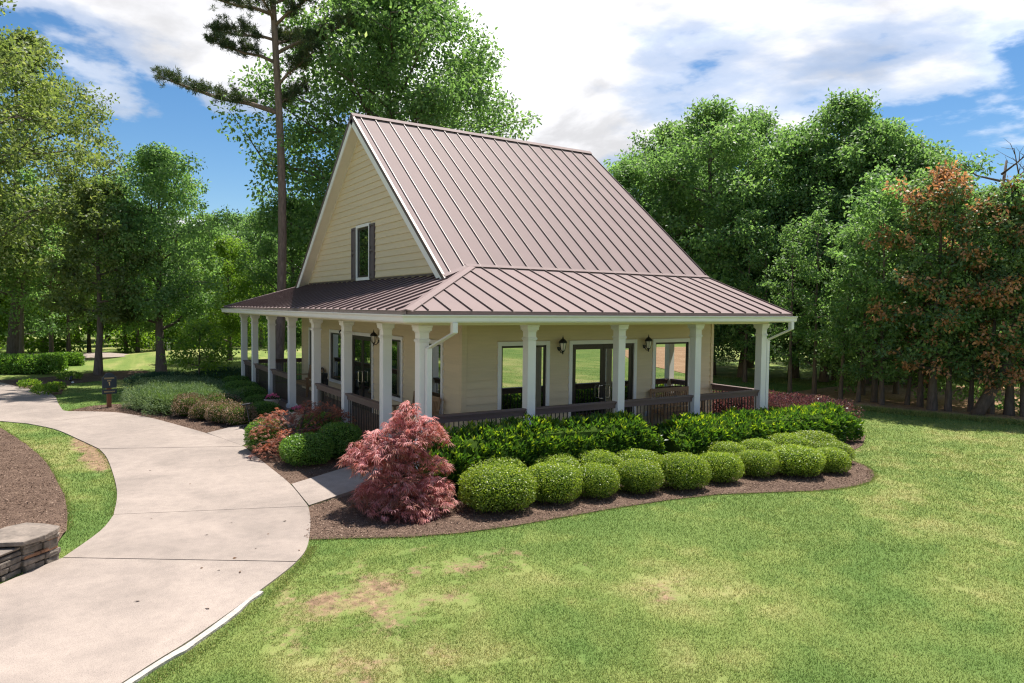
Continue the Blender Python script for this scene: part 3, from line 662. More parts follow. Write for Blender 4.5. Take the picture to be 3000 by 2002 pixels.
OPEN_F = [(2.63, 4.07, 0.55), (4.65, 6.83, 0.0), (7.39, 8.81, 0.55)]
OPEN_L = [(2.53, 3.93, 0.55), (4.85, 6.15, 0.55), (6.93, 8.82, 0.0), (9.60, 10.87, 0.55), (11.86, 13.24, 0.55)]
ZT = 2.262
def build_walls():
    wl = MB().box((QX+.02, PY+.02, 0), (QX+.12, DY-PY-.02, 2.745)).build('wall', 'siding', house)
    wf = MB().box((QX+.12, PY+.02, 0), (LX-.02, PY+.12, 2.745)).build('wall', 'siding', house)
    we = MB().add([(LX-.05, PY+.12, 0), (LX-.05, DY-PY-.02, 0), (LX-.05, DY-PY-.02, 3.0), (LX-.05, RY, RZ-.35), (LX-.05, PY+.12, 3.0)], [(0,1,2,3,4)]).build('wall', 'siding', house)
    wg = MB().add([(QX+.03, 1.8, 2.75), (QX+.03, DY-1.8, 2.75), (QX+.03, RY, RZ-.25)], [(0,2,1)]).build('gable_wall', 'siding', house)
    EX = 0.178
    def rows(parent, lo, hi, opens, axis):
        z = -0.02; k = 0
        while z < 2.74:
            zt = min(z+EX+.012, 2.745); segs = [(lo, hi)]
            for a, b, zb in opens:
                if zt > zb+.01 and z < ZT-.01:
                    segs = [t for s in segs for t in ((s[0], min(s[1], a)), (max(s[0], b), s[1])) if t[1]-t[0] > .02]
            for a, b in segs:
                # lapped board: thick at its lower edge
                c = [a, b]; o = 0.0
                if axis == 'x': V = [(a, PY-.028, z), (b, PY-.028, z), (b, PY+.004, zt), (a, PY+.004, zt), (a, PY+.03, z), (b, PY+.03, z), (b, PY+.03, zt), (a, PY+.03, zt)]
                else: V = [(QX-.028, b, z), (QX-.028, a, z), (QX+.004, a, zt), (QX+.004, b, zt), (QX+.03, b, z), (QX+.03, a, z), (QX+.03, a, zt), (QX+.03, b, zt)]
                MB().add(V, [(0,1,2,3), (1,0,4,5), (1,5,6,2), (4,0,3,7), (3,2,6,7)]).build('siding_board', 'siding', parent)
            z += EX
    rows(wf, QX+.09, LX-.09, OPEN_F, 'x'); rows(wl, PY+.09, DY-PY-.09, OPEN_L, 'y')
    # end wall boards
    z = -.02
    while z < RZ-.7:
        zt = z+EX+.012; half = (RZ-.40-zt)/MS if zt > 3.0 else 99; y0, y1 = max(PY+.02, RY-half), min(DY-PY-.02, RY+half)
        MB().add([(LX+.012-.02, y0, z), (LX+.012-.02, y1, z), (LX-.016, y1, zt), (LX-.016, y0, zt), (LX-.045, y0, z), (LX-.045, y1, z)], [(0,1,2,3), (1,0,4,5)]).build('siding_board', 'siding', we)
        z += EX
    # gable boards
    z = porch_z(QX)-.10
    while z < RZ-.45:
        zt = z+EX+.012; hb = (RZ-.24-z)/MS; ht = (RZ-.24-zt)/MS
        if ht < .05: break
        segs = [(-1, 1)]
        cuts = [(RY-hb, RY-ht, RY+hb, RY+ht)]
        wa, wb = 7.20, 8.36
        if zt > 3.80 and z < 5.45: parts = [(RY-hb, RY-ht, wa, wa), (wb, wb, RY+hb, RY+ht)]
        else: parts = [(RY-hb, RY-ht, RY+hb, RY+ht)]
        for a0, a1, b0, b1 in parts:
            if b0-a0 < .03: continue
            V = [(QX-.020, b0, z), (QX-.020, a0, z), (QX+.004, a1, zt), (QX+.004, b1, zt), (QX+.03, b0, z), (QX+.03, a0, z)]
            MB().add(V, [(0,1,2,3), (1,0,4,5)]).build('siding_board', 'siding', wg)
        z += EX
    # corner boards
    MB().box((QX-.036, PY-.036, 0), (QX+.06, PY+.0901, 2.74)).box((QX+.0601, PY-.036, 0), (QX+.0901, PY+.02, 2.74)).build('corner_board', 'siding', house)
    MB().box((LX-.09, PY-.036, 0), (LX+.005, PY+.09, 2.74)).build('corner_board', 'siding', house)
    MB().box((QX-.03, DY-PY-.09, 0), (QX+.06, DY-PY+.02, 2.74)).build('corner_board', 'siding', house)
    MB().beam((QX-.005, RY-5.3, porch_z(QX)+.01), (QX-.005, RY+5.3, porch_z(QX)+.01), .06, .05).build('flashing', 'roof_trim_seam_shade', house)
    # rake frieze on the gable wall
    for s in (-1, 1):
        h = (RZ-.30-3.7)/MS
        MB().beam((QX-.012, RY+s*h, 3.72), (QX-.012, RY, RZ-.30), .03, .05, (0, s*MS, 1), -.045).build('frieze_board', 'cream', house)

def frame_xz(m, a, b, z0, z1, w, d0, d1, T, bottom=True):
    """Rectangular frame in wall coordinates; T maps (along, depth, z) to space."""
    def bx(a0, a1, zz0, zz1):
        V = [T(p, q, r) for p in (a0, a1) for q in (d0, d1) for r in (zz0, zz1)]
        m.add(V, [(0,1,3,2), (4,6,7,5), (0,4,5,1), (2,3,7,6), (0,2,6,4), (1,5,7,3)])
    bx(a, a+w, z0, z1); bx(b-w, b, z0, z1); bx(a+w, b-w, z1-w, z1)
    if bottom: bx(a+w, b-w, z0, z0+w)
    return m
def pane(parent, a, b, z0, z1, d, T):
    V = [T(a, d, z0), T(b, d, z0), T(b, d, z1), T(a, d, z1)]
    return MB().add(V, [(0,1,2,3)]).build('pane', 'glass', parent)
def build_openings():
    TF = lambda a, d, z: (a, PY+d, z); TL = lambda a, d, z: (QX+d, a, z)
    for T, ops in ((TF, OPEN_F), (TL, OPEN_L)):
        for a, b, z0 in ops:
            door = z0 == 0
            w = frame_xz(MB(), a, b, z0, ZT, .095, -.045, .03, T, not door).build('door' if door else 'window', 'white', house)
            ia, ib, iz, it = a+.095, b-.095, (z0+.095 if not door else 0.01), ZT-.095
            if not door:
                frame_xz(MB(), ia, ib, iz, it, .05, -.008, .03, T).build('frame', 'bronze', w)
                pane(w, ia+.04, ib-.04, iz+.04, it-.04, .012, T)
            else:
                frame_xz(MB(), ia, ib, iz, it, .055, -.008, .03, T).build('frame', 'bronze', w)
                mid = (ia+ib)/2
                for (p, q) in ((ia+.056, mid-.003), (mid+.003, ib-.056)):
                    lf = frame_xz(MB(), p, q, .012, it-.056, .075, .0, .03, T).build('door_leaf', 'bronze', w)
                    pane(w, p+.06, q-.06, .08, it-.12, .016, T)
                for s in (-1, 1):
                    c = mid+s*.055
                    MB().tube([T(c, -.0, .80), T(c, -.055, .80), T(c+s*.10, -.06, .80), T(c+s*.115, -.06, .83), T(c+s*.115, -.06, 1.09), T(c+s*.10, -.06, 1.12), T(c, -.055, 1.12), T(c, 0, 1.12)], .011, 8).build('handle', 'chrome', w)
    # gable window with shutters
    w = frame_xz(MB(), 7.22, 8.34, 3.80, 5.43, .085, -.04, .03, TL).build('window', 'white', house)
    w['label'] = 'narrow gable window between plum brown shutters'
    frame_xz(MB(), 7.32, 8.24, 3.90, 5.33, .05, -.012, .03, TL).build('frame', 'bronze', w); pane(w, 7.36, 8.20, 3.94, 5.29, .008, TL)
    for a, b in ((6.85, 7.21), (8.35, 8.72)):
        m = frame_xz(MB(), a, b, 3.84, 5.38, .055, -.05, -.008, TL); 
        V = lambda z0, z1, d: m.add([TL(p, q, r) for p in (a+.05, b-.05) for q in (d, -.008) for r in (z0, z1)], [(0,1,3,2), (4,6,7,5), (0,4,5,1), (2,3,7,6), (0,2,6,4), (1,5,7,3)])
        V(3.88, 5.34, -.026); V(4.60, 4.67, -.049); V(3.97, 4.52, -.036); V(4.74, 5.27, -.036)
        m.build('shutter', 'shutter', house)
    MB().box((7.16, PY-.05, .24), (7.26, PY-.012, .37)).build('outlet_cover', 'greybox', house)
build_walls(); build_openings()

# ------------------------------------------------------------------ porch things
def lantern(loc, rz, label):
    t = tag(empty('wall_lantern', loc, rz), label, 'lantern', 'black wall lanterns on the porch walls')
    MB().lathe([(.001, -.01), (.055, -.01), (.058, .0), (.03, .012), (.001, .014)], 14).build('back_plate', 'black', t).rotation_euler = (math.radians(90), 0, 0)
    t.children[0].scale = (1, 1.5, 1)
    MB().tube([(0, -.01, -.05), (0, -.07, -.12), (0, -.12, -.12), (0, -.15, -.07)], .011, 8).build('arm', 'black', t)
    c = (0, -.15, 0)
    MB().lathe([(.001, -.16), (.012, -.15), (.018, -.13), (.010, -.115), (.035, -.085), (.05, -.07), (.05, -.062), (.001, -.062)], 8, c).build('base_cup', 'black', t)
    MB().lathe([(.044, -.062), (.060, .0), (.080, .115)], 6, c).build('glass', 'lamp_glass', t)
    m = MB()
    for j in range(6):
        a = math.pi/3*j; m.tube([(c[0]+r*math.cos(a), c[1]+r*math.sin(a), z) for r, z in ((.047, -.065), (.064, .0), (.085, .118))], .006, 5)
    m.lathe([(.09, .112), (.098, .118), (.098, .128), (.088, .132)], 12, c).build('cage', 'black', t)
    MB().lathe([(.10, .130), (.105, .137), (.085, .165), (.055, .20), (.022, .22), (.018, .235), (.012, .24), (.016, .252), (.006, .27), (.003, .30)], 12, c).build('roof_cap', 'black', t, True)
lantern((4.36, PY-.012, 2.10), 0, 'black wall lantern left of the front double door')
lantern((7.11, PY-.012, 2.10), 0, 'black wall lantern right of the front double door')
lantern((QX-.012, 6.55, 2.10), -math.pi/2, 'black wall lantern near side of the left porch door')
lantern((QX-.012, 9.22, 2.10), -math.pi/2, 'black wall lantern half hidden by a post beyond the left porch door')

def bench(loc, rz, w, label):
    """Slatted bench; local x along its length, faces -y."""
    t = tag(empty('wooden_bench', loc, rz), label, 'bench', 'slatted wooden benches on the porch'); h = w/2
    for s in (-1, 1):
        MB().beam((s*(h-.035), -.26, 0), (s*(h-.035), -.26, .62), .06, .06, (0, 1, 0)).build('leg', 'teak', t)
        MB().tube([(s*(h-.035), .22, 0), (s*(h-.035), .22, .42), (s*(h-.035), .30, .93)], .034, 4).build('leg', 'teak', t)
        MB().box((s*(h-.035)-.035, -.30, .62), (s*(h-.035)+.035, .26, .65)).build('armrest', 'teak', t)
        MB().box((s*(h-.035)-.02, -.24, .34), (s*(h-.035)+.02, .22, .41)).build('side_rail', 'teak', t)
    MB().box((-h+.05, -.25, .34), (h-.05, -.22, .41)).build('front_rail', 'teak', t)
    for i in range(6): MB().box((-h+.01, -.27+i*.082, .41), (h-.01, -.20+i*.082, .435)).build('seat_slat', 'teak', t)
    top = MB().beam((-h+.02, .285, .86), (h-.02, .285, .86), .04, .10).build('top_rail', 'teak', t)
    MB().beam((-h+.02, .235, .47), (h-.02, .235, .47), .035, .06).build('lower_rail', 'teak', t)
    n = int(w/.085)
    for i in range(n):
        x = -h+.07+(2*h-.14)*(i+.5)/n
        MB().beam((x, .245, .52), (x, .285, .87), .045, .016, (0, -1, .11)).build('back_slat', 'teak', t)
bench((7.95, 1.22, 0), 0, 1.45, 'wooden slat bench behind the front railing right of the double door')
bench((1.30, 3.15, 0), -math.pi/2, 1.45, 'wooden slat bench on the porch corner behind the red maple')
bench((1.30, 12.0, 0), -math.pi/2, 1.5, 'wooden slat bench at the far end of the left porch')

def golf_bag():
    t = tag(empty('golf_bag', (1.15, 10.15, 0.0)), 'black golf bag with hoop handle standing on the left porch', 'bag'); 
    lean = Matrix.Rotation(math.radians(7), 3, 'Y')
    b = MB().lathe([(.10, .0), (.125, .02), (.13, .12), (.12, .30), (.125, .50), (.145, .70), (.165, .84), (.17, .90), (.15, .905)], 16)
    b.V = [tuple(lean @ Vector((v[0], v[1]*.85, v[2]))) for v in b.V]; b.build('body', 'black', t, True)
    p = MB().lathe([(.02, .28), (.08, .30), (.095, .40), (.09, .58), (.06, .64), (.02, .65)], 10, (-.02, -.11, 0)); p.V = [tuple(lean @ Vector(v)) for v in p.V]; p.build('pocket', 'black', t, True)
    p = MB().lathe([(.02, .42), (.06, .44), (.07, .55), (.06, .70), (.02, .73)], 10, (.14, -.02, 0)); p.V = [tuple(lean @ Vector(v)) for v in p.V]; p.build('pocket', 'black', t, True)
    h = [lean @ Vector((-.03, .165*math.cos(a), .90+.17*math.sin(a))) for a in np.linspace(0, math.pi, 11)]
    MB().tube(h, .013, 8).build('hoop_handle', 'black', t)
    for s in (-1, 1): MB().tube([(.08, s*.05, .55), (.26, s*.16, .0)], .009, 6).build('stand_leg', 'teak', t)
golf_bag()

def build_stone_wall():
    A = Vector((-6.10, -1.99)); u = Vector((.72, .695)); n = Vector((-.695, .72)); rng = random.Random(5)
    w = tag(empty('stone_wall', (A.x, A.y, G)), 'low dry stacked stone wall ending in a square pier by the drive', 'stone wall')
    def stone(P, du, dn, a, b, z0, z1, dep, mat):
        c = []; j = lambda s: rng.uniform(-s, s)
        for aa in (a, b):
            for q in (0, dep):
                for z in (z0, z1):
                    p = P+du*(aa+j(.012))+dn*(q+j(.014)); c.append((p.x, p.y, z+j(.007)))
        MB().add(c, [(0,1,3,2), (4,6,7,5), (0,4,5,1), (2,3,7,6), (0,2,6,4), (1,5,7,3)]).build('stone', mat, w, bevel=0.014)
    def face(P, du, dn, ln, h, dep=.14, z00=0.0):
        z = z00
        while z < h-.02:
            ht = min(rng.uniform(.055, .10), h-z)
            a = 0.0
            while a < ln-.02:
                l = min(rng.uniform(.12, .34), ln-a)
                if ln-a-l < .06: l = ln-a
                stone(P+dn*rng.uniform(-.012, .012), du, dn, a+.004, a+l-.006, z, z+ht-.008, dep, 'stone_rust' if rng.random() < .14 else 'stone')
                a += l
            z += ht
    O = Vector((0, 0))
    face(O, u, n, .48, .36); face(O+u*.48, n, -u, .50, .36); face(O+n*.50, -n, u, .50, .36); face(O+u*.48+n*.5, -u, -n, .48, .36)
    m = MB().prism([tuple(O+u*.12+n*.12), tuple(O+u*.36+n*.12), tuple(O+u*.36+n*.38), tuple(O+u*.12+n*.38)], 0, .355); m.build('core', 'soil', w)
    poly = [(-.06, -.05), (.20, -.09), (.42, -.04), (.55, .06), (.57, .30), (.52, .55), (.30, .62), (.02, .60), (-.30, .52), (-.34, .34), (-.16, .20)]
    V = [tuple(O+u*a+n*b) for a, b in poly]
    MB().prism(V, [.362+random.uniform(-.006, .006) for _ in V], [.425+random.uniform(-.012, .012) for _ in V]).build('cap_stone', 'capstone', w, bevel=0.012)
    d2 = Vector((-.655, -.755)); n2 = Vector((-.755, .655)); S = Vector((-.03, .03))
    face(S, d2, n2, 1.9, .29, .17)
    z = 0; a = 0
    while a < 1.9:
        l = rng.uniform(.24, .42); stone(S, d2, n2, a+.005, min(a+l, 1.95)-.008, .292, .335, .30, 'stone_rust' if rng.random() < .5 else 'capstone'); a += l
    MB().prism([tuple(S+n2*.12), tuple(S+d2*1.9+n2*.12), tuple(S+d2*1.9+n2*.28), tuple(S+n2*.28)], 0, .288).build('core', 'soil', w)
build_stone_wall()

def build_sign():
    # faces the camera side of the drive
    t = tag(empty('tee_sign', (-4.57, 13.04, G), math.radians(12)), 'dark arched tee sign with gold lettering on a cedar post', 'sign')
    MB().box((-.058, -.03, -.05), (.058, .06, 1.02)).build('post', 'cedar', t)
    pts = [(-.20, .62), (.20, .62), (.20, .965)]+[(.155*math.cos(a), .965+.125*math.sin(a)) for a in np.linspace(0, math.pi, 13)]+[(-.20, .965)]
    k = len(pts); V = [(x, -.062, z) for x, z in pts]+[(x, -.032, z) for x, z in pts]
    board = MB().add(V, [tuple(range(k)), tuple(range(k, 2*k))[::-1]]+[(i, k+i, k+(i+1) % k, (i+1) % k) for i in range(k)]).build('sign_board', 'navy', t)
    low = MB().box((-.205, -.062, .44), (.205, -.032, .575)).build('name_plate', 'navy', t)
    def marks(n, w, z, h, parent):
        m = MB()
        for i in range(n):
            x = -w/2+w*i/n; c = w/n*.72
            m.box((x, -.066, z), (x+c*.28, -.0625, z+h)).box((x+c*.28, -.066, z+h*.78), (x+c, -.0625, z+h)).box((x+c*.72, -.066, z), (x+c, -.0625, z+h*.55))
        tag(m.build('lettering', 'gold', parent), kind='stuff')
    marks(10, .28, .905, .042, board); marks(4, .115, .828, .045, board); marks(9, .30, .488, .040, low)
    MB().box((-.012, -.067, .70), (.014, -.0625, .805)).add([(-.012, -.067, .805), (-.012, -.067, .778), (-.036, -.067, .765), (-.036, -.067, .783)], [(0, 1, 2, 3)]).build('numeral', 'gold', board)
build_sign()

def build_small():
    # flower urns
    prof = [(.13, 0), (.15, .02), (.15, .05), (.115, .07), (.125, .14), (.15, .24), (.185, .34), (.205, .385), (.235, .39), (.24, .42), (.215, .43), (.19, .40), (.001, .39)]
    for (x, y, lab) in ((-.50, 9.42, 'pale stone urn of pink flowers by the far side of the porch entrance'), (-.50, 6.55, 'pale stone urn of pink flowers behind the rust coloured maple')):
        t = tag(empty('flower_urn', (x, y, G+.03)), lab, 'flower pot', 'stone urns beside the porch entrance')
        MB().lathe(prof, 24).build('urn', 'pot', t, True)
        rng = np.random.default_rng(int(y*10)); n = 420; a = rng.uniform(0, 6.28, n); r = np.sqrt(rng.uniform(0, 1, n))*.23
        P = np.stack([r*np.cos(a), r*np.sin(a), .40+.13*(1-(r/.25)**2)*rng.uniform(.3, 1.1, n)+.02], 1)
        top = P[:, 2] > .46+rng.uniform(-.03, .06, n)
        me = leaves('flowers', P, rdir(n, rng)+np.array([0, 0, .4]), rdir(n, rng)+np.array([0, 0, 1.0]), .06, .045, 'flower', np.where(top, rng.uniform(.58, 1, n), rng.uniform(0, .5, n)))
        tag(link(bpy.data.objects.new('flowers', me), t), kind='stuff')
    # T-handled boot scraper
    t = tag(empty('boot_scraper', (-1.62, 7.06, G+.03), 0.5), 'dark T handled boot brush stand beside the walkway', 'boot brush')
    MB().tube([(0, 0, .02), (-.10, .03, .62)], .013, 8).build('pole', 'tool', t)
    MB().tube([(-.24, .03, .625), (.05, .03, .635)], .02, 8).build('handle_bar', 'tool', t)
    MB().box((-.30, -.10, 0), (.16, .10, .035)).build('base', 'tool', t)
    MB().box((-.28, -.09, .036), (.14, -.05, .075)).build('brush', 'tool', t); MB().box((-.28, .05, .036), (.14, .09, .075)).build('brush', 'tool', t)
    # path spotlight
    t = tag(empty('path_light', (-5.55, 21.4, G)), 'small black garden spotlight with white lens by the far mulch', 'garden light')
    MB().tube([(0, 0, 0), (0, 0, .16)], .018, 8).build('stake', 'black', t); MB().tube([(-.02, -.05, .12), (.02, .06, .26)], [.05, .06], 10).build('lamp_head', 'black', t); MB().lathe([(.001, 0), (.05, 0), (.045, .05), (.001, .06)], 10, (.06, -.06, .02)).build('lens', 'white', t)
    # utility post by the far trees
    t = tag(empty('utility_post', (-.6, 34.0, 0.1)), 'small pale green utility post near the far trees', 'post'); MB().box((-.09, -.09, 0), (.09, .09, .62)).build('post', 'greybox', t); MB().box((-.10, -.10, .62), (.10, .10, .66)).build('cap', 'greybox', t)
build_small()

# ------------------------------------------------------------------ plants
def blob_points(n, rng, rx, ry, rz, shell=0.25, zmin=-0.9, lump=0.12, box=0.0, seed=0):
    """Points in the outer shell of a lumpy ellipsoid or rounded box, with outward normals."""
    d = rdir(int(n*2.2), rng); d = d[d[:, 2] > zmin][:n]
    if box:
        p = 2+box*6; k = (np.abs(d[:, 0])**p+np.abs(d[:, 1])**p+np.abs(d[:, 2])**p)**(-1/p); q = d*k[:, None]
        nn = unit(np.sign(d)*np.abs(q)**(p-1))
    else: q = d; nn = d
    r = 1-shell*rng.uniform(0, 1, len(q))**1.6
    s = np.array([rx, ry, rz]); w = q*s
    l = 1+lump*2*(fbm(w[:, 0]*3+w[:, 2]*2.1+50, w[:, 1]*3+w[:, 2]*1.7+50, 1.0, 3, seed)-.5)
    return w*(r*l)[:, None], unit(nn/s)
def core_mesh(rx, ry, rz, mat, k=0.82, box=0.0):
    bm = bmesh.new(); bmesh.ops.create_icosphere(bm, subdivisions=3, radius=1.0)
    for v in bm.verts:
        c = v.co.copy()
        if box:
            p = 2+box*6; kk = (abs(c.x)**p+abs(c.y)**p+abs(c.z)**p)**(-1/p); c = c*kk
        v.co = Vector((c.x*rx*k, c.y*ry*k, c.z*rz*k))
    me = bpy.data.meshes.new('inner_mass'); bm.to_mesh(me); bm.free(); me.materials.append(MATS[mat]); return me  # solid inner filler, not modelled branches
def shrub(name, loc, rz, label, cat, fol, core, zc, group=None, scale=1.0, rot=(0, 0)):
    t = tag(empty(name, loc, rz), label, cat, group); t.scale = (scale,)*3 if not hasattr(scale, '__len__') else scale
    tag(link(bpy.data.objects.new('foliage', fol), t), kind='stuff').location = (0, 0, zc)
    if core: link(bpy.data.objects.new('stems', core), t).location = (0, 0, zc)  # dark solid core, added so the foliage is not see-through
    return t
def ball_mesh(seed, mat, n=9000, leaf=.034, lump=.13):
    rng = np.random.default_rng(seed); P, nn = blob_points(n, rng, .5, .5, .38, .20, -.75, lump, 0.12, seed); n = len(P); P = P+nn*((rng.random(n) < .06)*rng.uniform(.0, .05, n))[:, None]
    ax = nn*rng.uniform(.2, 1.0, (n, 1))+rdir(n, rng)*.8; nr = nn+rdir(n, rng)*.6
    lc = np.clip(rng.beta(2, 2.4, n)+(rng.random(n) < .05)*.4, 0, 1)
    return leaves('foliage', P, ax, nr, leaf*rng.uniform(.7, 1.25, n), leaf*.6, mat, lc)
def build_balls():
    protos = [ball_mesh(20+i, 'boxwood') for i in range(4)]; core = core_mesh(.5, .5, .38, 'leafcore', .80, .12)
    front = [(0.19, -2.45, .54, .44), (1.25, -2.52, .43, .39), (2.05, -2.70, .36, .33), (2.89, -2.81, .37, .33), (3.78, -3.02, .42, .39), (4.77, -3.02, .35, .32), (5.75, -3.08, .35, .27), (6.54, -3.42, .48, .34), (7.33, -3.59, .34, .25)]
    back = [(0.62, -1.52, .55, .43), (1.85, -1.75, .46, .33), (2.76, -1.86, .41, .34), (3.66, -1.95, .42, .28), (5.85, -2.20, .37, .29), (6.73, -2.32, .38, .27), (7.68, -2.35, .43, .31), (8.42, -2.45, .48, .31), (8.22, -3.0, .41, .22)]
    ords = ['leftmost', 'second', 'third', 'fourth', 'fifth', 'sixth', 'seventh', 'eighth', 'rightmost']
    rng = random.Random(3)
    for row, nm in ((front, 'front row of balls by the lawn'), (back, 'back row of balls against the hedge')):
        for i, (x, y, r, zt) in enumerate(row):
            h = zt-G; lab = ('%s clipped yellow green boxwood ball in the %s' % (ords[i], nm)) if i in (0, 8) else ('%s clipped boxwood ball from the left in the %s' % (ords[i], nm))
            t = shrub('boxwood_ball', (x, y, G+.02), rng.uniform(0, 6), lab, 'shrub', protos[(i*3+len(nm)) % 4], core, h/2/(h/.76), 'clipped boxwood balls in front of the hedge')
            sz = h/.76*1.0; t.scale = (r*2.16, r*2.16*rng.uniform(.94, 1.04), sz*1.03)
            for c in t.children: c.location = (0, 0, .37)
    deep = [ball_mesh(40+i, 'boxwood_deep', 6500, .042, .08) for i in range(3)]
    D = [(-1.52, 2.22, .50, .40, 'round boxwood half lit by sun beside the short walkway'), (-0.78, 2.45, .46, .52, 'deep green boxwood in shade against the porch rail'), (-1.90, 4.05, .43, .47, 'round boxwood partly under the rust coloured maple'),
         (-0.80, 8.75+1.2, .42, .30, 'dark green mound shrub next to the far flower urn'), (-1.0, 8.3, .40, .30, 'low green mound shrub behind the boot brush stand'), (-0.75, 11.3, .52, .42, 'dark green mound shrub midway along the left porch'), (-0.70, 12.9, .62, .45, 'large dark green mound shrub by the far porch posts'), (-0.45, 15.0, .5, .42, 'dark green shrub at the far corner of the porch deck'), (-0.62, 4.3, .5, .50, 'shaded green shrub behind the rust coloured maple')]
    for i, (x, y, r, zt, lab) in enumerate(D):
        t = shrub('rounded_shrub', (x, y, G+.02), i*1.3, lab, 'shrub', deep[i % 3], core, .37, 'rounded green shrubs beside the left porch'); t.scale = (r*2, r*2, (zt-G)/.76)
build_balls()

def laurel_hedge(x0, x1, y, ht, label, seed, wid=.62, hfun=None):
    rng = np.random.default_rng(seed); ln = x1-x0; n = int(ln*620)
    t = tag(empty('laurel_hedge', ((x0+x1)/2, y, G)), label, 'hedge', 'cherry laurel hedges along the front porch')
    u = rng.uniform(-.5, .5, n)*ln; X = (x0+x1)/2+u
    H = ht*(.92+.30*(fbm(X+3, X*0+seed, .9, 3, 9)-.5)); H = H*np.clip((.5-np.abs(u/ln))*ln/.35, .55, 1)**.5
    a = rng.uniform(0, math.pi, n)                                   # around the rounded profile
    prof_y = np.cos(a); prof_z = np.sin(a)**.55
    ru = 1-rng.uniform(0, .30, n)**1.3+.16*(fbm(u*2.2, a*2.5, 1.0, 3, seed)-.4)
    low = rng.random(n) < .36; zz = np.where(low, rng.uniform(.10, .75, n), prof_z*ru); yy = np.where(low, np.sign(prof_y)*rng.uniform(.80, 1.0, n), prof_y*ru)
    yy = np.where(rng.random(n) < .18, np.where(yy > 0, -yy, yy), yy)
    C = np.stack([u, yy*wid, zz*H], 1)
    nn = unit(np.stack([np.sign(u)*np.clip((np.abs(u/ln)-.44)*20, 0, 1), yy*.9, np.clip(zz, .15, 1)*1.1], 1))
    k = 6                                                            # leaves in each shoot
    C = np.repeat(C, k, 0); nn = np.repeat(nn, k, 0); m = len(C); tone = np.repeat(rng.uniform(0, 1, n), k)
    ax = unit(nn+rdir(m, rng)*.75+np.array([0, 0, .35])); nr = nn+rdir(m, rng)*.5+np.array([0, 0, .3])
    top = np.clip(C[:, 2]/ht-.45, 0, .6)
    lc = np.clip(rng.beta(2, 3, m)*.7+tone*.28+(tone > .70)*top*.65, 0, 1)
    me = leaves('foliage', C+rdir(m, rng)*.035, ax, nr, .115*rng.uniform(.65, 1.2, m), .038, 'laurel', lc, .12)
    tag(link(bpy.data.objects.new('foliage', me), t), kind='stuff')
    link(bpy.data.objects.new('stems', core_mesh(ln/2*.97, wid*.80, ht*.44, 'leafcore', 1.0, .8)), t).location = (0, 0, ht*.40)  # added dark core filling the inside of the hedge
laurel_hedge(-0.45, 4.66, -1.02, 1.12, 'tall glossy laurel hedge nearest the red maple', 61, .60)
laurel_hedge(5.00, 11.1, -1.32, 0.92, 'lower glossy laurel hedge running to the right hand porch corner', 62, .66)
def small_laurels():
    for i, (x, y, s) in enumerate(((4.55, -1.42, .5), (4.95, -1.25, .55))):
        pass
small_laurels()

def star_foliage(C, rng, mat, size, k=7, droop=.5, lcv=None):
    """Finely cut maple leaves: narrow lobes fanned out from each leaf base."""
    n = len(C); out = unit(rdir(n, rng)*np.array([1, 1, .45])); P = np.repeat(C, k, 0); o = np.repeat(out, k, 0); m = len(P)
    j = np.tile(np.linspace(-1, 1, k), n); sd = unit(np.cross(o, np.array([0, 0, 1.0])))
    ax = o*np.cos(j*1.25)[:, None]+sd*np.sin(j*1.25)[:, None]; ax[:, 2] -= droop*rng.uniform(.4, 1.2, m)
    s = np.repeat(rng.uniform(.7, 1.25, n), k)*size*(1-.35*np.abs(j))
    lc = np.clip(np.repeat(lcv if lcv is not None else rng.random(n), k)+rng.normal(0, .08, m), 0, 1)
    return leaves('foliage', P, ax, rdir(m, rng)*.4+np.array([0, 0, 1.0]), s, s*.125, mat, lc, .15)
def laceleaf(loc, label, mat, layers, seed, size, scale=1.0, name='japanese_maple', dens=1.0, twigs=True):
    rng = np.random.default_rng(seed); t = tag(empty(name, loc), label, 'tree', 'laceleaf maples by the walkways')
    pts = []; lc = []; br = MB(); top = max(l[2] for l in layers)
    base = Vector((0, 0, -.02)); kn = Vector((.02, .0, top*.35))
    br.tube([base, kn*.5+Vector((.03, .02, 0)), kn], [.045, .038, .03], 8)
    for (x, y, z, r, h) in layers:
        n = int(250*dens*(r/.4)**2); a = rng.uniform(0, 6.28, n); q = np.sqrt(rng.uniform(0.0, 1, n))
        zz = z+h*(1-q**1.8)-.34*r*q**2*1.0+rng.normal(0, .035, n)-rng.uniform(0, 1, n)**2*.22*r
        wob = 1+.28*(fbm(np.cos(a)*2+x*9+20, np.sin(a)*2+y*9+20, 1.0, 2, seed)-.5)*2
        pts.append(np.stack([x+q*r*wob*np.cos(a), y+q*r*wob*np.sin(a), zz], 1)); lc.append(np.clip(.42+.55*(zz-z+.2*r)/(h+.2*r)*.8+rng.normal(0, .16, n), 0, 1))  # paler leaves towards tier tops: highlights put into the leaf colour
        E = Vector((x, y, z+h*.4)); mid = (kn+E)/2+Vector((0, 0, .08)); br.tube([kn*.9, mid, E], [.022, .014, .006], 6)
        for b in range(7):
            an = rng.uniform(0, 6.28); e2 = E+Vector((math.cos(an)*r*.8, math.sin(an)*r*.8, -.05*r)); br.tube([E*.75+mid*.25, (E+e2)/2+Vector((0, 0, .05)), e2], [.007, .005, .003], 4)
    P = np.concatenate(pts); P = P[P[:, 2] > .03]; L_ = np.concatenate(lc)[:len(P)]
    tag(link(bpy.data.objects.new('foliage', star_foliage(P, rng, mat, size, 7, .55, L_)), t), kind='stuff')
    br.build('trunk', 'bark' if twigs else 'twig', t, True); t.scale = (scale,)*3
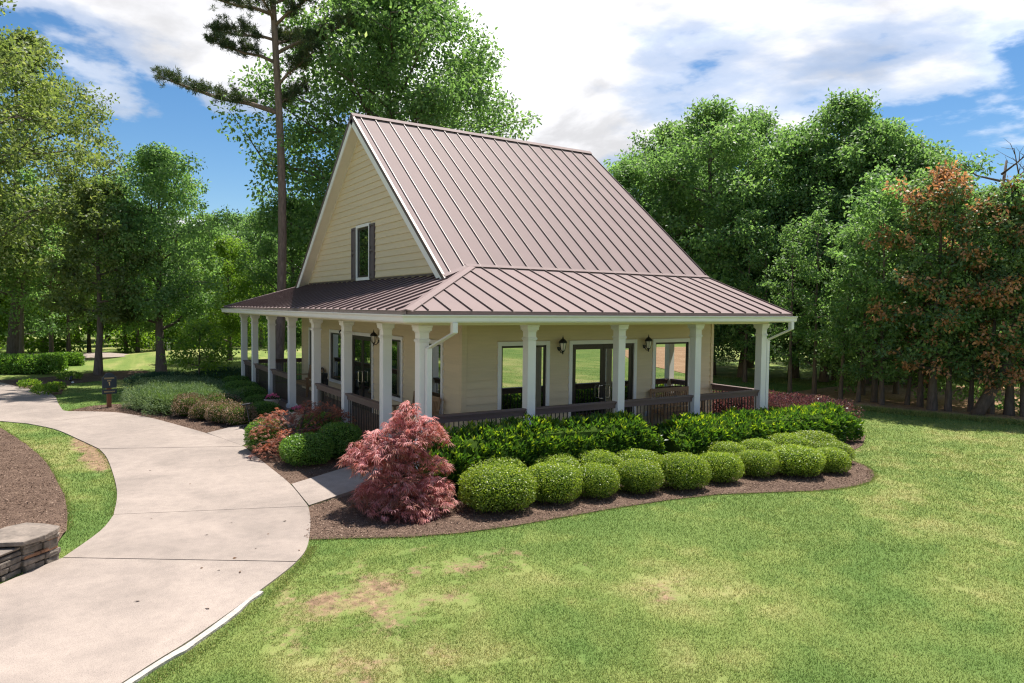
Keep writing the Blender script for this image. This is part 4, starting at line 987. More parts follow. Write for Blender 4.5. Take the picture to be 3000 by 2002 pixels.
def tiers(rows, seed):
    rng = random.Random(seed)
    return [(l*.90*.846+d*.534, -l*.90*.534+d*.846, z, r*.88, h) for l, d, z, r, h in rows]
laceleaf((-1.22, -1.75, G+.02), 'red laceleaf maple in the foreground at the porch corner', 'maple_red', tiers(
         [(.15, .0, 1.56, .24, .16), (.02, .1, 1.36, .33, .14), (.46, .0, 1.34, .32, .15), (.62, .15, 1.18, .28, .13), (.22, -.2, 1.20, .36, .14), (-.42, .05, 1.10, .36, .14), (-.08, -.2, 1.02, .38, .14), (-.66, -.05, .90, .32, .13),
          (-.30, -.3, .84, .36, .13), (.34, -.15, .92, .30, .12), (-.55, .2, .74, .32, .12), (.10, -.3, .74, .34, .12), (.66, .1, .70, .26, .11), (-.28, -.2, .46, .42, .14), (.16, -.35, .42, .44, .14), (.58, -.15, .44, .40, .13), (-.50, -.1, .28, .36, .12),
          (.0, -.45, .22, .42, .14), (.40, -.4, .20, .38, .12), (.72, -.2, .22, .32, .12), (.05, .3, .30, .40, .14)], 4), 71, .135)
laceleaf((-1.42, 3.35, G+.02), 'spreading rust coloured laceleaf maple between the walkways', 'maple_rust',
         [(-.30, .25, .78, .42, .16), (.20, .15, .80, .40, .18), (.62, -.10, .92, .40, .16), (.95, .15, .70, .40, .16), (-.60, .15, .55, .38, .15), (-.25, -.35, .42, .46, .16), (.25, -.35, .50, .42, .16), (-.62, -.30, .25, .42, .16), (-.10, -.65, .20, .42, .15), (.35, .30, .95, .30, .14), (-.45, .75, .62, .40, .16)], 72, .095, dens=.62)

def mound(name, loc, rz, label, mat, rx, ry, h, seed, n, leaf, wid, lump=.2, box=.25, core='leafcore', cat='shrub', group=None, up=.5, jit=.8, flat=False):
    rng = np.random.default_rng(seed); P, nn = blob_points(n, rng, rx, ry, h*.55, .30, -.55, lump, box, seed); m = len(P)
    ax = nn*.6+rdir(m, rng)*jit+np.array([0, 0, up]); lc = np.clip(rng.beta(2, 2.2, m)+.35*(fbm(P[:, 0]*2, P[:, 1]*2, 1.5, 2, seed)-.5), 0, 1)
    me = leaves('foliage', P, ax, nn+rdir(m, rng)*.7, leaf*rng.uniform(.6, 1.3, m), wid, mat, lc)
    return shrub(name, (loc[0], loc[1], G+.02), rz, label, cat, me, core_mesh(rx, ry, h*.55, core, .80, box) if core else None, h*.45, group)
mound('juniper', (-2.75, 11.9), 0.3, 'broad pale green spreading juniper beside the tee sign', 'juniper', 1.30, 1.9, .62, 81, 16000, .075, .018, .25, .5, group='spreading junipers')
mound('juniper', (-2.2, 15.2), 0.1, 'pale green juniper mass in front of the young tree', 'juniper', 1.25, 2.3, .52, 82, 14000, .075, .018, .22, .5, group='spreading junipers')
mound('juniper', (-2.6, 18.2), 0.2, 'dark blue green juniper at the back of the left bed', 'juniper_dark', 1.0, 1.2, .50, 83, 7000, .085, .02, .25, .4, group='spreading junipers')
mound('juniper', (-0.55, 17.6), 0.0, 'dark juniper behind the young tree near the porch corner', 'juniper_dark', 1.1, 1.7, .62, 84, 8000, .085, .02, .25, .4, group='spreading junipers')
AB = [(-2.72, 9.95, .42, .62, 'pinkish bronze abelia beside the pale juniper'), (-2.35, 9.15, .40, .46, 'low bronze abelia second from the juniper'), (-2.05, 8.35, .42, .56, 'pale flowering abelia near the boot brush stand'), (-1.78, 7.75, .40, .55, 'cream tinged abelia nearest the walkway'), (-1.75, 10.4, .50, .55, 'bronze abelia at the back of the row by the shaded shrubs')]
for i, (x, y, r, h, lab) in enumerate(AB):
    mound('abelia', (x, y), i, lab, 'abelia', r*1.05, r*1.15, h, 90+i, 3600, .042, .024, .35, .1, group='bronze abelias in the left bed')
mound('loropetalum', (11.55, 1.0), 0.1, 'burgundy loropetalum hedge behind the right porch corner', 'burgundy', 1.35, 2.0, .78, 97, 13000, .060, .032, .18, .6, 'redcore', 'hedge')

# ------------------------------------------------------------------ trees
def tree_meshes(name, seed, H, cb, R, tr, nleaf, leaf, mat, limbs=16, shape=1.0, airy=0.0, bark='bark', lean=0.0, clump=.62, squash=.8, topfill=True, brown=None):
    """Trunk with limbs and twigs, crown of leaf clumps hung on the twig ends."""
    rng = np.random.default_rng(seed); br = MB(); k = 7
    tz = np.linspace(0, H*.93, 9); wx = np.cumsum(rng.normal(0, .035*H/9, 9)); wy = np.cumsum(rng.normal(0, .035*H/9, 9)); wx[0] = wy[0] = 0; wx[1] *= .4; wy[1] *= .4
    wx += lean*(tz/H)**1.2*H
    tp = [Vector((wx[i], wy[i], tz[i])) for i in range(9)]; rad = [tr*(1.28 if i == 0 else 1)*(1-.86*(i/8)**.9) for i in range(9)]
    br.tube([tp[0]-Vector((0, 0, .25))]+tp, [tr*1.5]+rad, 9)
    def trunk(t):
        q = np.clip(t*8, 0, 7.999); i = int(q); return tp[i].lerp(tp[i+1], q-i)
    zc = (cb+H)/2; hz = (H-cb)/2
    env = lambda z: R*max(0.05, 1-abs((z-(cb+hz*.85))/(hz*1.15))**2.3)**.6*shape
    C = []; ctr = []
    for i in range(limbs):
        f = (i+.5)/limbs; z0 = cb*.85+(H*.90-cb*.85)*f**.95; S = trunk(z0/(H*.93)); az = i*2.4+rng.normal(0, .35)
        z1 = min(z0+(.25+.35*rng.random())*R*(.5+f), H*.99); r1 = env(z1)*rng.uniform(.72, 1.02); E = trunk(min(z1/(H*.93), .99)).copy(); E = Vector((E.x+r1*math.cos(az), E.y+r1*math.sin(az), z1))
        m1 = S.lerp(E, .4)+Vector((rng.normal(0, .12), rng.normal(0, .12), -.04*r1)); m2 = S.lerp(E, .72)+Vector((rng.normal(0, .15), rng.normal(0, .15), .05*r1))
        rr = max(.02, tr*.42*(1-.7*f)); br.tube([S, m1, m2, E], [rr, rr*.68, rr*.42, rr*.14], 6, False)
        C.append(E); 
        for j in range(5):
            Sx = [m1, m2, m2, E, S.lerp(m1, .8)][j]; a2 = az+rng.normal(0, .9); l2 = r1*rng.uniform(.22, .46); E2 = Sx+Vector((math.cos(a2)*l2, math.sin(a2)*l2, rng.normal(.25, .35)*l2))
            br.tube([Sx, Sx.lerp(E2, .5)+Vector((0, 0, .05)), E2], [rr*.36, rr*.22, rr*.08], 4, False); C.append(E2); C.append(Sx.lerp(E2, .6))
    C = np.array([tuple(c) for c in C])
    # extra clumps fill the outer crown
    ne = int(len(C)*(.8-airy*.8)); th = rng.uniform(0, 6.28, ne); zz = cb+(H-cb)*rng.uniform(.02, 1.0, ne)**.9
    er = np.array([env(z) for z in zz])*np.sqrt(rng.uniform(.20, 1.0, ne))*rng.uniform(.85, 1.12, ne); cx = np.array([trunk(min(z/(H*.93), .99)).x for z in zz]); cy = np.array([trunk(min(z/(H*.93), .99)).y for z in zz])
    C = np.concatenate([C, np.stack([cx+er*np.cos(th), cy+er*np.sin(th), zz], 1)])
    nc = len(C); cr = clump*(R/3.6)**.6*rng.uniform(.5, 1.25, nc); per = rng.multinomial(nleaf, (cr**2)/np.sum(cr**2)); idx = np.repeat(np.arange(nc), per); n = len(idx)
    d = rdir(n, rng); rr = rng.uniform(0, 1, n)**.5*cr[idx]; P = C[idx]+d*rr[:, None]*np.array([1.1, 1.1, squash]); P[:, 2] = np.maximum(P[:, 2], .4)
    tone = rng.uniform(0, 1, nc)
    ax = d*.6+rdir(n, rng)*.8+np.array([0, 0, -.25]); nr = rdir(n, rng)*.75+np.array([0, 0, .8])+d*.3
    if brown is None: lc = np.clip(.30*tone[idx]+.62*rng.beta(2, 2, n)+(rng.random(n) < .04)*.3, 0, 1)
    else: lc = np.where((tone < brown)[idx], rng.uniform(.46, 1, n), rng.uniform(0, .30, n))
    me = leaves('crown', P, ax, nr, leaf*rng.uniform(.65, 1.3, n), leaf*.58, mat, lc, .08)
    return mesh_data('trunk', br.V, br.F, bark, True), me
def plant_tree(meshes, x, y, label, name='oak_tree', cat='tree', group=None, s=1.0, rz=0.0, z=None, sz=None):
    t = tag(empty(name, (x, y, float(ground_z(x, y)) if z is None else z), rz), label, cat, group); t.scale = (s, s, sz if sz else s)
    link(bpy.data.objects.new('trunk', meshes[0]), t)
    tag(link(bpy.data.objects.new('crown', meshes[1]), t), kind='stuff'); return t

def build_trees():
    A = tree_meshes('a', 101, 11.5, 1.0, 3.3, .24, 33000, .165, 'leaf_green', 28, clump=.62, airy=.2)
    B = tree_meshes('b', 102, 11.5, .8, 2.6, .20, 28000, .16, 'leaf_green', 28, clump=.56, airy=.2)
    Cc = tree_meshes('c', 103, 10.0, .9, 3.0, .20, 29000, .165, 'leaf_green', 26, clump=.60, airy=.2)
    Br = tree_meshes('d', 104, 10.0, 1.6, 3.3, .19, 28000, .17, 'leaf_bright', 22, clump=.64, airy=.15)
    O = tree_meshes('e', 105, 17.5, 3.4, 5.6, .34, 44000, .20, 'leaf_olive', 32, airy=.45, clump=.60, squash=.7)
    Sl = tree_meshes('f', 106, 8.6, 2.6, 1.9, .17, 12000, .19, 'leaf_olive', 14, airy=.2, clump=.62)
    Mp = tree_meshes('g', 107, 10.5, 2.2, 2.9, .22, 34000, .16, 'leaf_green', 24, clump=.62, airy=.1)
    Bg = tree_meshes('h', 108, 21.0, 3.2, 6.2, .42, 95000, .23, 'leaf_green', 54, clump=.64, airy=.05)
    Bw = tree_meshes('i', 109, 9.2, 1.2, 2.0, .16, 12500, .165, 'leaf_brown', 22, clump=.52, brown=.5, airy=.4)
    gR = 'trees along the right edge of the lawn'
    R_ = [(16.5, 13.1, 10.1, B, 'green tree just clear of the roof ridge end'), (20.4, 14.1, 12.4, A, 'tall tree second from the roof in the right hand wood'), (18.3, 9.5, 12.0, A, 'broad oak with the tallest crown left of the right hand wood'), (23.1, 11.3, 12.8, B, 'tall tree behind the broad oak at the right'),
          (20.6, 6.9, 10.6, Cc, 'round crowned tree above the burgundy hedge'), (21.4, 5.4, 11.9, B, 'tallest pointed tree in the middle of the right hand wood'), (26.3, 6.8, 11.7, A, 'broad tree behind the pointed tree at the right'), (22.4, 3.4, 9.8, Cc, 'green tree left of the browning tree'),
          (28.1, 3.4, 8.3, B, 'tree with sparse top behind the browning tree'), (24.4, -0.9, 6.4, Br, 'light green tree near the right edge of the picture'), (28.0, -0.6, 7.6, A, 'dark tree at the right edge of the picture'),
          (25.6, 18.0, 13.0, Cc, 'far tree deep behind the broad oak'), (33.4, 8.3, 10.9, A, 'far tree deep behind the browning tree'), (31.3, 12.0, 12.6, Cc, 'far tree deep in the middle of the right hand wood'), (38.7, 7.3, 10.2, B, 'far tree deep in the right hand corner of the wood'), (30, -3, 9.0, B, 'tree beyond the right edge of the lawn'), (20.2, 5.2, 9.6, B, 'narrow front tree right behind the burgundy hedge'), (20.9, 3.9, 10.4, A, 'full front tree above the right end of the burgundy hedge'), (21.6, 2.2, 9.0, B, 'narrow front tree left of the rust coloured tree'), (18.6, 8.0, 9.0, B, 'narrow tree seen past the right porch column'), (17.6, 11.3, 10.0, B, 'narrow tree next to the lower roof slope')]
    for i, (x, y, h, m, lab) in enumerate(R_):
        H = {id(A): 11.5, id(B): 11.5, id(Cc): 10.0, id(Br): 10.0}[id(m)]; k = 1.14; plant_tree(m, -5.6+(x+5.6)*k, -12.07+(y+12.07)*k, lab, group=gR, s=(3.24+(h-3.24)*k)/H, rz=i*1.9)
    plant_tree(Bw, 18.5, .1, 'half dead tree with orange brown leaves in the right hand wood', 'browning_tree', s=.86, rz=.6)
    plant_tree(Bw, 19.6, -1.7, 'second tree with orange brown leaves at the right edge', 'browning_tree', s=.80, rz=2.9)
    # slender trunks along the lawn edge
    thin = [tree_meshes('t%d' % i, 120+i, 7.0, .9, 1.3, .085, 3600, .14, 'leaf_green', 12, clump=.42, lean=l) for i, l in enumerate((.0, .05, -.06))]
    pos = [(17.3, 4.2), (16.7, 2.7), (16.5, 1.9), (17.0, 1.6), (16.6, 1.1), (17.3, .6), (17.2, .1), (17.0, -.9), (17.6, -1.3), (17.6, -1.9), (18.0, -2.2), (17.9, -2.7), (18.4, -3.0), (18.6, 8.6), (19.0, 7.9), (16.9, 5.0), (19.4, 1.0), (19.8, -.8), (20.2, 2.6), (18.6, 3.0)]
    order = ['first', 'second', 'third', 'fourth', 'fifth', 'sixth', 'seventh', 'eighth', 'ninth', 'tenth', 'eleventh', 'twelfth', 'thirteenth']
    rng = random.Random(9)
    for i, (x, y) in enumerate(pos):
        lab = 'slender trunk %s from the burgundy hedge along the lawn edge' % order[i] if i < 13 else ['pair of slim trunks seen through the porch, left one', 'pair of slim trunks seen through the porch, right one', 'slim trunk just behind the burgundy hedge', 'slim trunk set back behind the middle of the lawn edge', 'slim trunk set back near the right end of the lawn edge', 'slim trunk deep in the shade left of the browning tree', 'slim trunk deep in the shade behind the lawn edge start'][i-13]
        plant_tree(thin[i % 3], x+1.7, y+.6, lab, 'slender_tree', group='slender trees along the lawn edge', s=rng.uniform(.85, 1.2), rz=rng.uniform(0, 6))
    # leaning dead trunk
    t = tag(empty('leaning_trunk', (18.6, -1.15, G), 0), 'grey broken trunk leaning right among the trees at the lawn edge', 'tree trunk')
    MB().tube([(0, 0, -.1), (.35, -.3, .8), (.75, -.62, 1.75), (1.0, -.8, 2.5)], [.20, .17, .14, .08], 9).build('trunk', 'bark', t, True)
    # bare dead crown
    rr = np.random.default_rng(4); t = tag(empty('dead_tree', (25.2, 1.1, G)), 'bare dead branches rising above the browning tree', 'tree'); m = MB()
    m.tube([(0, 0, 0), (.1, .1, 3.5), (.0, .2, 6.8), (.3, .1, 9.2)], [.20, .16, .11, .04], 8)
    for i in range(16):
        z = 4.6+i*.27; a = i*2.4; l = rr.uniform(.9, 2.2); e = Vector((math.cos(a)*l, math.sin(a)*l, z+l*rr.uniform(.4, .9))); s0 = Vector((.05, .15, z)); md = s0.lerp(e, .5)+Vector((rr.normal(0, .15), rr.normal(0, .15), -.1)); m.tube([s0, md, e], [.05, .03, .01], 5)
        for j in range(7): q = md.lerp(e, rr.uniform(0, 1)); w = q+Vector((rr.normal(0, .4), rr.normal(0, .4), rr.uniform(.1, .7))); m.tube([q, q.lerp(w, .5)+Vector(rr.normal(0, .06, 3)), w], [.014, .009, .004], 4)
    m.build('trunk', 'bark', t, True)
    # left side
    plant_tree(O, -8.2, 36.9, 'large airy olive green oak at the left edge', s=1.02)
    plant_tree(O, -10.6, 27.5, 'big oak overhanging the top left corner', s=1.0, rz=2.0)
    plant_tree(Sl, -4.5, 24.7, 'slim olive tree on the mulch behind the tee sign', 'slim_tree', s=1.0, rz=.5)
    plant_tree(Mp, -1.9, 22.6+2.4, 'dense rounded green tree with a single trunk left of the porch', 'maple_tree', s=.98)
    plant_tree(Bg, 9.0, 22.4, 'huge green tree rising behind the roof', 'hickory_tree', s=1.0, rz=.9)
    plant_tree(Cc, 4.6, 26.5, 'leafy tree in the gap between the pine and the gable', s=.88, rz=1.1)
    plant_tree(Br, 2.0, 29.5, 'spreading tree low behind the pine trunk', s=.66, rz=2.2)
    Bk = [(-10.8, 50.0, 11.6, Br), (-8.7, 55.0, 11.5, Cc), (-7.0, 45.3, 9.6, Br), (-4.9, 49.0, 10.0, A), (-2.8, 52.3, 10.0, Br), (-1.5, 44.5, 9.1, B), (0.4, 52.8, 11.4, A), (2.1, 44.6, 9.2, Br), (3.4, 41.3, 9.4, Cc), (5.9, 46.9, 11.0, A), (6.6, 41.8, 10.6, B), (9.8, 43.3, 10.3, Br), (12.6, 40.2, 9.4, Cc), (-13.5, 42, 12, A), (-14, 34, 12, Cc), (16, 40, 11, B), (20, 33, 11, A)]
    nm = ['at the far left', 'second from the far left', 'third from the far left', 'fourth from the far left', 'fifth from the far left', 'left of the rounded tree', 'behind the rounded tree', 'right of the rounded tree', 'left of the pine trunk', 'behind the pine trunk', 'right of the pine trunk', 'behind the gable', 'behind the main roof', 'outside the left edge', 'beside the big left oak', 'hidden behind the roof end', 'between the roof and the right wood']
    for i, (x, y, h, m) in enumerate(Bk):
        H = {id(A): 11.5, id(B): 11.5, id(Cc): 10.0, id(Br): 10.0}[id(m)]; plant_tree(m, x*1.1+.4, y+6.5, 'background woodland tree %s beyond the far lawn' % nm[i], group='background trees beyond the far lawn', s=h/H, rz=i*2.3)
    # slim woodland trunks on the left
    TL = [(-7.6, 30.5), (-6.4, 33.6), (-5.6, 38.2), (-4.5, 40.3), (-2.4, 40.5), (-1.8, 39.6), (-.6, 40), (-8.2, 40.8), (-6.9, 42.7), (3.4, 42), (5.4, 37.2), (7.4, 36.5), (0.9, 41.2)]
    nl = ['leaning trunk beside the far clipped hedge', 'trunk left of the far cart path', 'trunk behind the far cart path', 'slim trunk right of the far cart path', 'grey forked trunk left of the rounded tree', 'second grey trunk left of the rounded tree', 'slim trunk just behind the rounded tree', 'slim trunk at the far left of the woods', 'second slim trunk at the far left of the woods', 'trunk on the skyline of the far mound', 'trunk seen left of the far porch post', 'trunk seen between the far porch posts', 'slim trunk behind the young tree']
    for i, (x, y) in enumerate(TL): plant_tree(thin[(i+1) % 3], x, y, nl[i], 'slender_tree', group='slender woodland trees on the left', s=1.35, rz=i*1.7)
    # young tree in the left bed
    Y = tree_meshes('y', 130, 2.45, .75, 1.22, .045, 2600, .13, 'leaf_bright', 12, clump=.62, airy=.3, squash=.6)
    plant_tree(Y, -1.36, 17.35, 'young bright green tree with two thin stems among the junipers', 'young_tree', z=G)
build_trees()

def build_pine():
    rng = np.random.default_rng(33); t = tag(empty('pine_tree', (2.59, 21.24, G)), 'tall straight pine with bare trunk left of the gable', 'tree'); m = MB()
    H = 23.0; tz = np.linspace(0, H, 12); px = .25*np.sin(tz*.23); tp = [Vector((px[i], .1*math.sin(tz[i]*.3), tz[i])) for i in range(12)]
    m.tube([tp[0]-Vector((0, 0, .2))]+tp, [.30]+[.235*(1-.62*(i/11)) for i in range(12)], 12)
    RT = Vector((.846, -.534, 0)); FW = Vector((.534, .846, 0))
    limbs = [(12.0, -1, 6.0, 1.9, .3), (12.3, .5, 1.6, .8, .6), (13.2, .8, 2.2, 1.4, -.3), (14.2, -.75, 3.4, .6, -.4), (14.6, .9, 3.6, 1.6, .2), (15.2, -1, 2.9, .5, .2), (15.8, .8, 3.4, 1.6, -.5), (16.3, -.9, 4.0, 1.2, .3), (16.8, 1, 3.2, 1.2, .3), (17.4, -.8, 3.0, 1.0, -.6), (17.9, .9, 3.0, 1.0, .5), (18.4, -1, 3.2, .8, .1), (18.9, .7, 2.6, 1.0, -.7), (19.6, -.7, 2.4, .8, .6), (20.2, .9, 2.2, .8, .2), (20.8, -1, 2.0, .8, -.2), (21.5, .8, 1.6, .7, .5), (22.2, -.8, 1.2, .6, .1), (14.9, .1, 2.6, 1.0, 1), (16.0, -.1, 2.8, 1.0, -1), (17.1, .1, 2.6, .9, 1), (18.2, 0, 2.5, .9, -1)]
    T = []
    for z, s, l, rise, dp in limbs:
        S = Vector((.25*math.sin(z*.23), .1*math.sin(z*.3), z)); E = S+RT*(s*l)+FW*(dp*l*.6)+Vector((0, 0, rise)); md = S.lerp(E, .5)+Vector((0, 0, -.05*l+.15)); r = .025+.013*l
        m.tube([S, S.lerp(md, .5)+Vector((0, 0, .1)), md, E], [r*1.2, r, r*.8, r*.25], 7)
        n = int(5+l*3.2)
        for i in range(n):
            f = .18+.82*(i+rng.random())/n; q = (S.lerp(md, f*2) if f < .5 else md.lerp(E, f*2-1)); sg = 1 if i % 2 else -1; dv = (E-S).normalized(); sd = dv.cross(Vector((0, 0, 1))).normalized()
            ll = rng.uniform(.45, 1.15)*(1.2-f*.55); e2 = q+(dv*rng.uniform(.3, .9)+sd*sg*rng.uniform(.4, 1.0)+Vector((0, 0, rng.uniform(.0, .7))))*ll*.75
            m.tube([q, q.lerp(e2, .5)+Vector((0, 0, -.04)), e2], [.020, .013, .006], 4, False)
            for w in (.45, .62, .8, .92, 1.0): T.append(tuple(q.lerp(e2, w)+Vector(rng.normal(0, .09, 3))+Vector((0, 0, .04))))
            for _ in range(2): T.append(tuple(e2+Vector(rng.normal(0, .16, 3))))
    m.build('trunk', 'bark_pine', t, True)
    T = np.array(T); k = 40; P = np.repeat(T, k, 0)+rng.normal(0, .045, (len(T)*k, 3)); n = len(P)
    ax = rdir(n, rng)+np.array([0, 0, .45])
    me = leaves('needles', P, ax, rdir(n, rng), .21*rng.uniform(.7, 1.2, n), .024, 'needle', np.clip(rng.beta(2, 2.5, n)+.3*(np.repeat(rng.random(len(T)), k) > .8), 0, 1))
    tag(link(bpy.data.objects.new('needles', me), t), kind='stuff')
build_pine()

def build_woods():
    """Far woodland edge all round and low undergrowth: reads as one mass."""
    rng = np.random.default_rng(55)
    def mass(name, C, cr, n, leaf, mat, label):
        idx = rng.integers(0, len(C), n); d = rdir(n, rng); P = C[idx]+d*(rng.uniform(.2, 1, n)**.5*cr)[:, None]*np.array([1, 1, .8]); P[:, 2] = np.maximum(P[:, 2], ground_z(P[:, 0], P[:, 1])+.02)
        lc = np.clip(.35*(rng.random(len(C))[idx])+.6*rng.beta(2, 2, n), 0, 1)
        o = link(bpy.data.objects.new(name, leaves('foliage', P, rdir(n, rng), rdir(n, rng)+np.array([0, 0, .8]), leaf*rng.uniform(.7, 1.3, n), leaf*.6, mat, lc)))
        tag(o, label, 'woodland', kind='stuff')
    a = np.concatenate([rng.uniform(-.9, 2.1, 900), rng.uniform(2.1, 5.4, 320)]); r = rng.uniform(58, 76, len(a)); x = 4+r*np.sin(a); y = 4+r*np.cos(a)
    mass('distant_woods', np.stack([x, y, .5+rng.uniform(0, 1, len(a))**1.1*10.5], 1), 1.7, 70000, .42, 'leaf_green', 'distant woodland closing off the view beyond the lawns')
    u = []
    for _ in range(230): u.append((rng.uniform(-15, 13), rng.uniform(38.5, 46), rng.uniform(0, 1)**1.4*4.6+.3))
    mass('undergrowth', np.array(u), 1.0, 34000, .26, 'leaf_bright', 'bright leafy undergrowth below the background trees')
    u = []
    for _ in range(60): u.append((rng.uniform(22, 33), rng.uniform(-6, 9), rng.uniform(.2, 2.4)))
    for _ in range(36): u.append((rng.uniform(19.2, 22), rng.uniform(-4.2, 4.6), rng.uniform(0, 1)**1.3*1.9+.1))
    u = np.array(u); mass('undergrowth', u, .55, 11000, .15, 'leaf_green', 'low green undergrowth among the trunks of the right hand wood')
build_woods()

def far_hedge():
    mound('clipped_hedge', (-8.2, 26.8), -.35, 'dark clipped hedge on the far left beyond the mulch', 'boxwood_deep', 2.6, .7, .85, 140, 9000, .11, .06, .08, .8, cat='hedge').location.z = G
    mound('clipped_hedge', (-5.9, 30.0), .1, 'short clipped hedge in front of the far cart path', 'boxwood_deep', .9, .6, .7, 141, 3500, .10, .06, .08, .8, cat='hedge').location.z = G
    for i, (x, y, r, lab) in enumerate(((-6.35, 17.7, .38, 'small green plant nearest the drive edge in the far mulch'), (-6.1, 18.9, .34, 'small green plant further back in the far mulch'), (-6.9, 20.2, .30, 'sprawling green plant at the far edge of the drive'), (-5.6, 23.0, .4, 'low green plant beside the slim olive tree'))):
        mound('ground_plant', (x, y), i, lab, 'leaf_bright', r*1.2, r, .28, 145+i, 500, .10, .05, .4, 0, None, 'plant', 'small plants in the far mulch')
far_hedge()

# ------------------------------------------------------------------ ground cover stuff
def build_grass():
    rng = np.random.default_rng(77); cx, cy = -5.6, -12.1; yaw = .5628; n = 1250000
    d = 3.6*np.exp(rng.uniform(0, 1, n)*math.log(36/3.6)); a = yaw+np.where(rng.random(n) < .72, rng.uniform(-.74, .74, n), rng.normal(0, .85, n))
    x = cx+d*np.sin(a); y = cy+d*np.cos(a)
    ok = np.ones(n, bool)
    for p in SLABS+[WALK1, WALK2, BED_FRONT, BED_MID, BED_LEFT, BED_BANK, BED_FAR, FLOOR, HOUSE]:
        ok &= ~inside(x, y, p)
    dry, bare = wear(x, y); b2 = bare+.9*(fbm(x, y, 5, 3, 8)-.5); ok &= ~((b2 > .42) & (rng.random(n) < .88))
    x, y, d, dry = x[ok], y[ok], d[ok], dry[ok]; n = len(x); z = ground_z(x, y)
    sc = np.clip(d/11, .7, 1.7); ht = rng.uniform(.012, .032, n)*sc**.6*(1+.5*(fbm(x, y, .8, 3, 12)-.4)); w = .0042*sc*rng.uniform(.7, 1.3, n)
    t = rng.uniform(0, 6.28, n); lx = rng.normal(0, .55, n)*ht; ly = rng.normal(0, .55, n)*ht
    V = np.stack([np.stack([x-np.cos(t)*w, y-np.sin(t)*w, z], 1), np.stack([x+np.cos(t)*w, y+np.sin(t)*w, z], 1), np.stack([x+lx, y+ly, z+ht], 1)], 1).reshape(-1, 3)
    me = quads_mesh('turf_grass', V, 3, 'grass', {'lc': rng.random(n), 'dry': np.clip(dry+rng.normal(0, .14, n), 0, 1)})
    tag(link(bpy.data.objects.new('turf_grass', me)), 'short mown grass blades of the lawn', 'grass', kind='stuff')
    # longer fringe at bed edges, kerb and the far lawn edge
    P = []
    def along(line, k, off, h):
        L_ = np.array(line); seg = rng.integers(0, len(L_)-1, k); f = rng.random(k)[:, None]; q = L_[seg]*(1-f)+L_[seg+1]*f+rng.normal(0, off, (k, 2)); P.append(np.column_stack([q, rng.uniform(.4, 1, k)*h]))
    along(BED_FRONT[2:20], 5000, .035, .035); along([(-5.1, -5.5), (-4.5, -4.98), (-3.72, -4.1), (-3.17, -3.3), (-2.87, -2.75)], 2600, .05, .026); along(DL3, 1500, .04, .025); along([(16.5, 2.2), (16.85, .5), (17.4, -1.1), (18.05, -2.8), (20.2, -8.2)], 10000, .2, .17); along(BED_BANK[0:10], 2500, .04, .05); along([(-5.62, 12.62), (-5.5, 13.0), (-5.1, 13.55), (-4.5, 13.8), (-4.05, 13.6)], 900, .05, .05)
    q = np.concatenate(P); n = len(q); t = rng.uniform(0, 6.28, n); w = .006+.03*q[:, 2]*.3; z = ground_z(q[:, 0], q[:, 1])
    V = np.stack([np.stack([q[:, 0]-np.cos(t)*w, q[:, 1]-np.sin(t)*w, z], 1), np.stack([q[:, 0]+np.cos(t)*w, q[:, 1]+np.sin(t)*w, z], 1), np.stack([q[:, 0]+rng.normal(0, .5, n)*q[:, 2], q[:, 1]+rng.normal(0, .5, n)*q[:, 2], z+q[:, 2]], 1)], 1).reshape(-1, 3)
    me = quads_mesh('edge_grass', V, 3, 'grass', {'lc': rng.random(n), 'dry': np.clip(rng.normal(.5, .25, n), 0, 1)})
    tag(link(bpy.data.objects.new('edge_grass', me)), 'longer grass fringe along the bed and lawn edges', 'grass', kind='stuff')
build_grass()

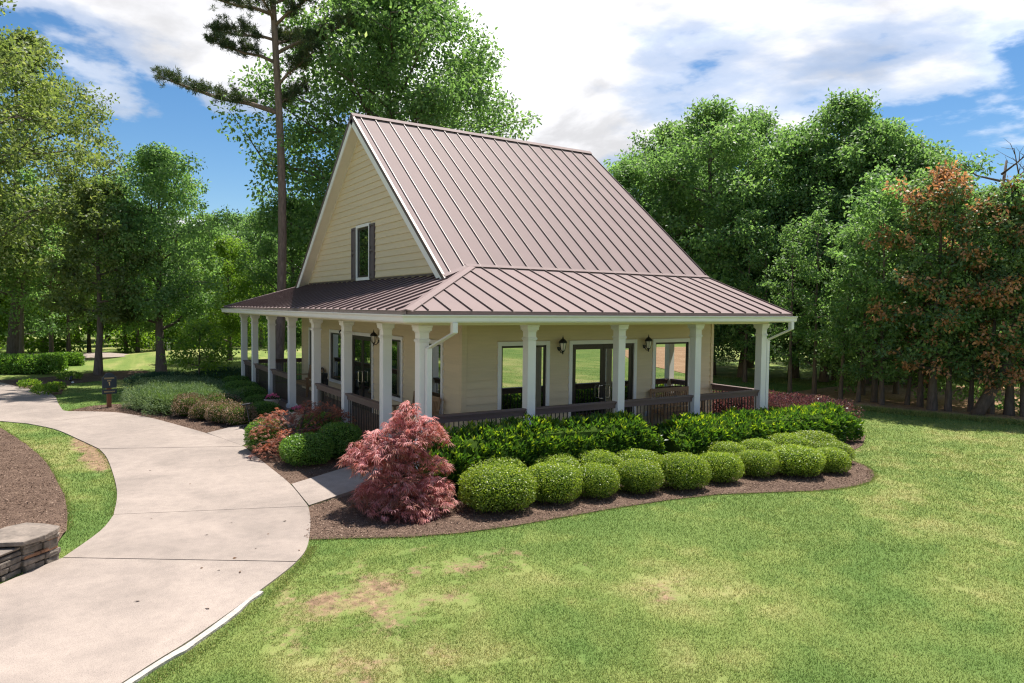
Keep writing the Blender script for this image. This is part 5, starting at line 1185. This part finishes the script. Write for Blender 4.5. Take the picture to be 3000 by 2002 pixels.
def build_chips():
    rng = np.random.default_rng(88); P = []
    def fill(poly, n, z=None):
        A = np.array(poly); lo, hi = A.min(0), A.max(0); q = rng.uniform(0, 1, (n*3, 2))*(hi-lo)+lo; q = q[inside(q[:, 0], q[:, 1], poly)][:n]; P.append(np.column_stack([q, np.full(len(q), G+.018)]))
    fill([p for p in BED_FRONT if p[1] < 0], 46000); fill(BED_MID, 7000); fill([(-2.74, 6.9), (-3.15, 8.4), (-3.63, 10.0), (-4.47, 11.76), (-5.62, 12.62), (-5.1, 13.55), (-4.05, 13.6), (-2, 9), (-1.6, 7.7)], 9000)
    n = 26000; A = np.array(BED_BANK); q = rng.uniform(0, 1, (n*3, 2))*np.array([3.4, 11.5])+np.array([-9.0, -2.5]); q = q[inside(q[:, 0], q[:, 1], BED_BANK)][:n]
    edge = np.array(smooth_line(BED_BANK[:15], 5)); dd = np.array([np.min(np.hypot(edge[:, 0]-a, edge[:, 1]-b)) for a, b in q]); wl = np.clip(1-np.maximum(0, q[:, 1]+1.7)/1.8, 0, 1)
    P.append(np.column_stack([q, G+.036+np.minimum(dd, 3)*.13+wl*np.minimum(dd/.25, 1)*.16]))
    P = np.concatenate(P); n = len(P); P[:, 2] += rng.uniform(0, .012, n)
    ax = rdir(n, rng)*np.array([1, 1, .35]); me = leaves('bark_chips', P, ax, rdir(n, rng)*.5+np.array([0, 0, 1.0]), rng.uniform(.018, .055, n), rng.uniform(.008, .018, n), 'chip', rng.beta(2, 2, n))
    tag(link(bpy.data.objects.new('bark_chips', me)), 'loose bark chips covering the mulch beds', 'mulch', kind='stuff')
    # leaf litter on the drive and lawn: single countable leaves
    spots = [(-3.3, -2.0), (-3.55, -2.5), (-3.75, -2.9), (-3.9, -3.25), (-4.1, -3.1), (-3.6, -1.2), (-4.0, -1.6), (-4.6, -.4), (-3.2, .6), (-3.8, 1.6), (-4.3, 3.0), (-3.0, 3.4), (-5.0, -3.6), (-4.4, -4.2), (-2.9, -1.5), (-3.1, -2.9), (-4.3, -2.9), (-3.9, -2.75)]
    V = [(0, 0, .004), (.02, .012, .012), (.055, .0, .006), (.02, -.013, .001)]; me = mesh_data('fallen_leaf', V, [(0, 3, 2, 1)], 'litter'); rr = random.Random(2)
    for i, (x, y) in enumerate(spots):
        o = tag(link(bpy.data.objects.new('fallen_leaf', me)), 'small dry brown leaf lying on the concrete drive', 'leaf', 'dry leaves scattered on the drive'); o.location = (x, y, G+.0235); o.rotation_euler = (rr.uniform(-.1, .1), rr.uniform(-.1, .1), rr.uniform(0, 6)); o.scale = (rr.uniform(.7, 1.3),)*3
build_chips()
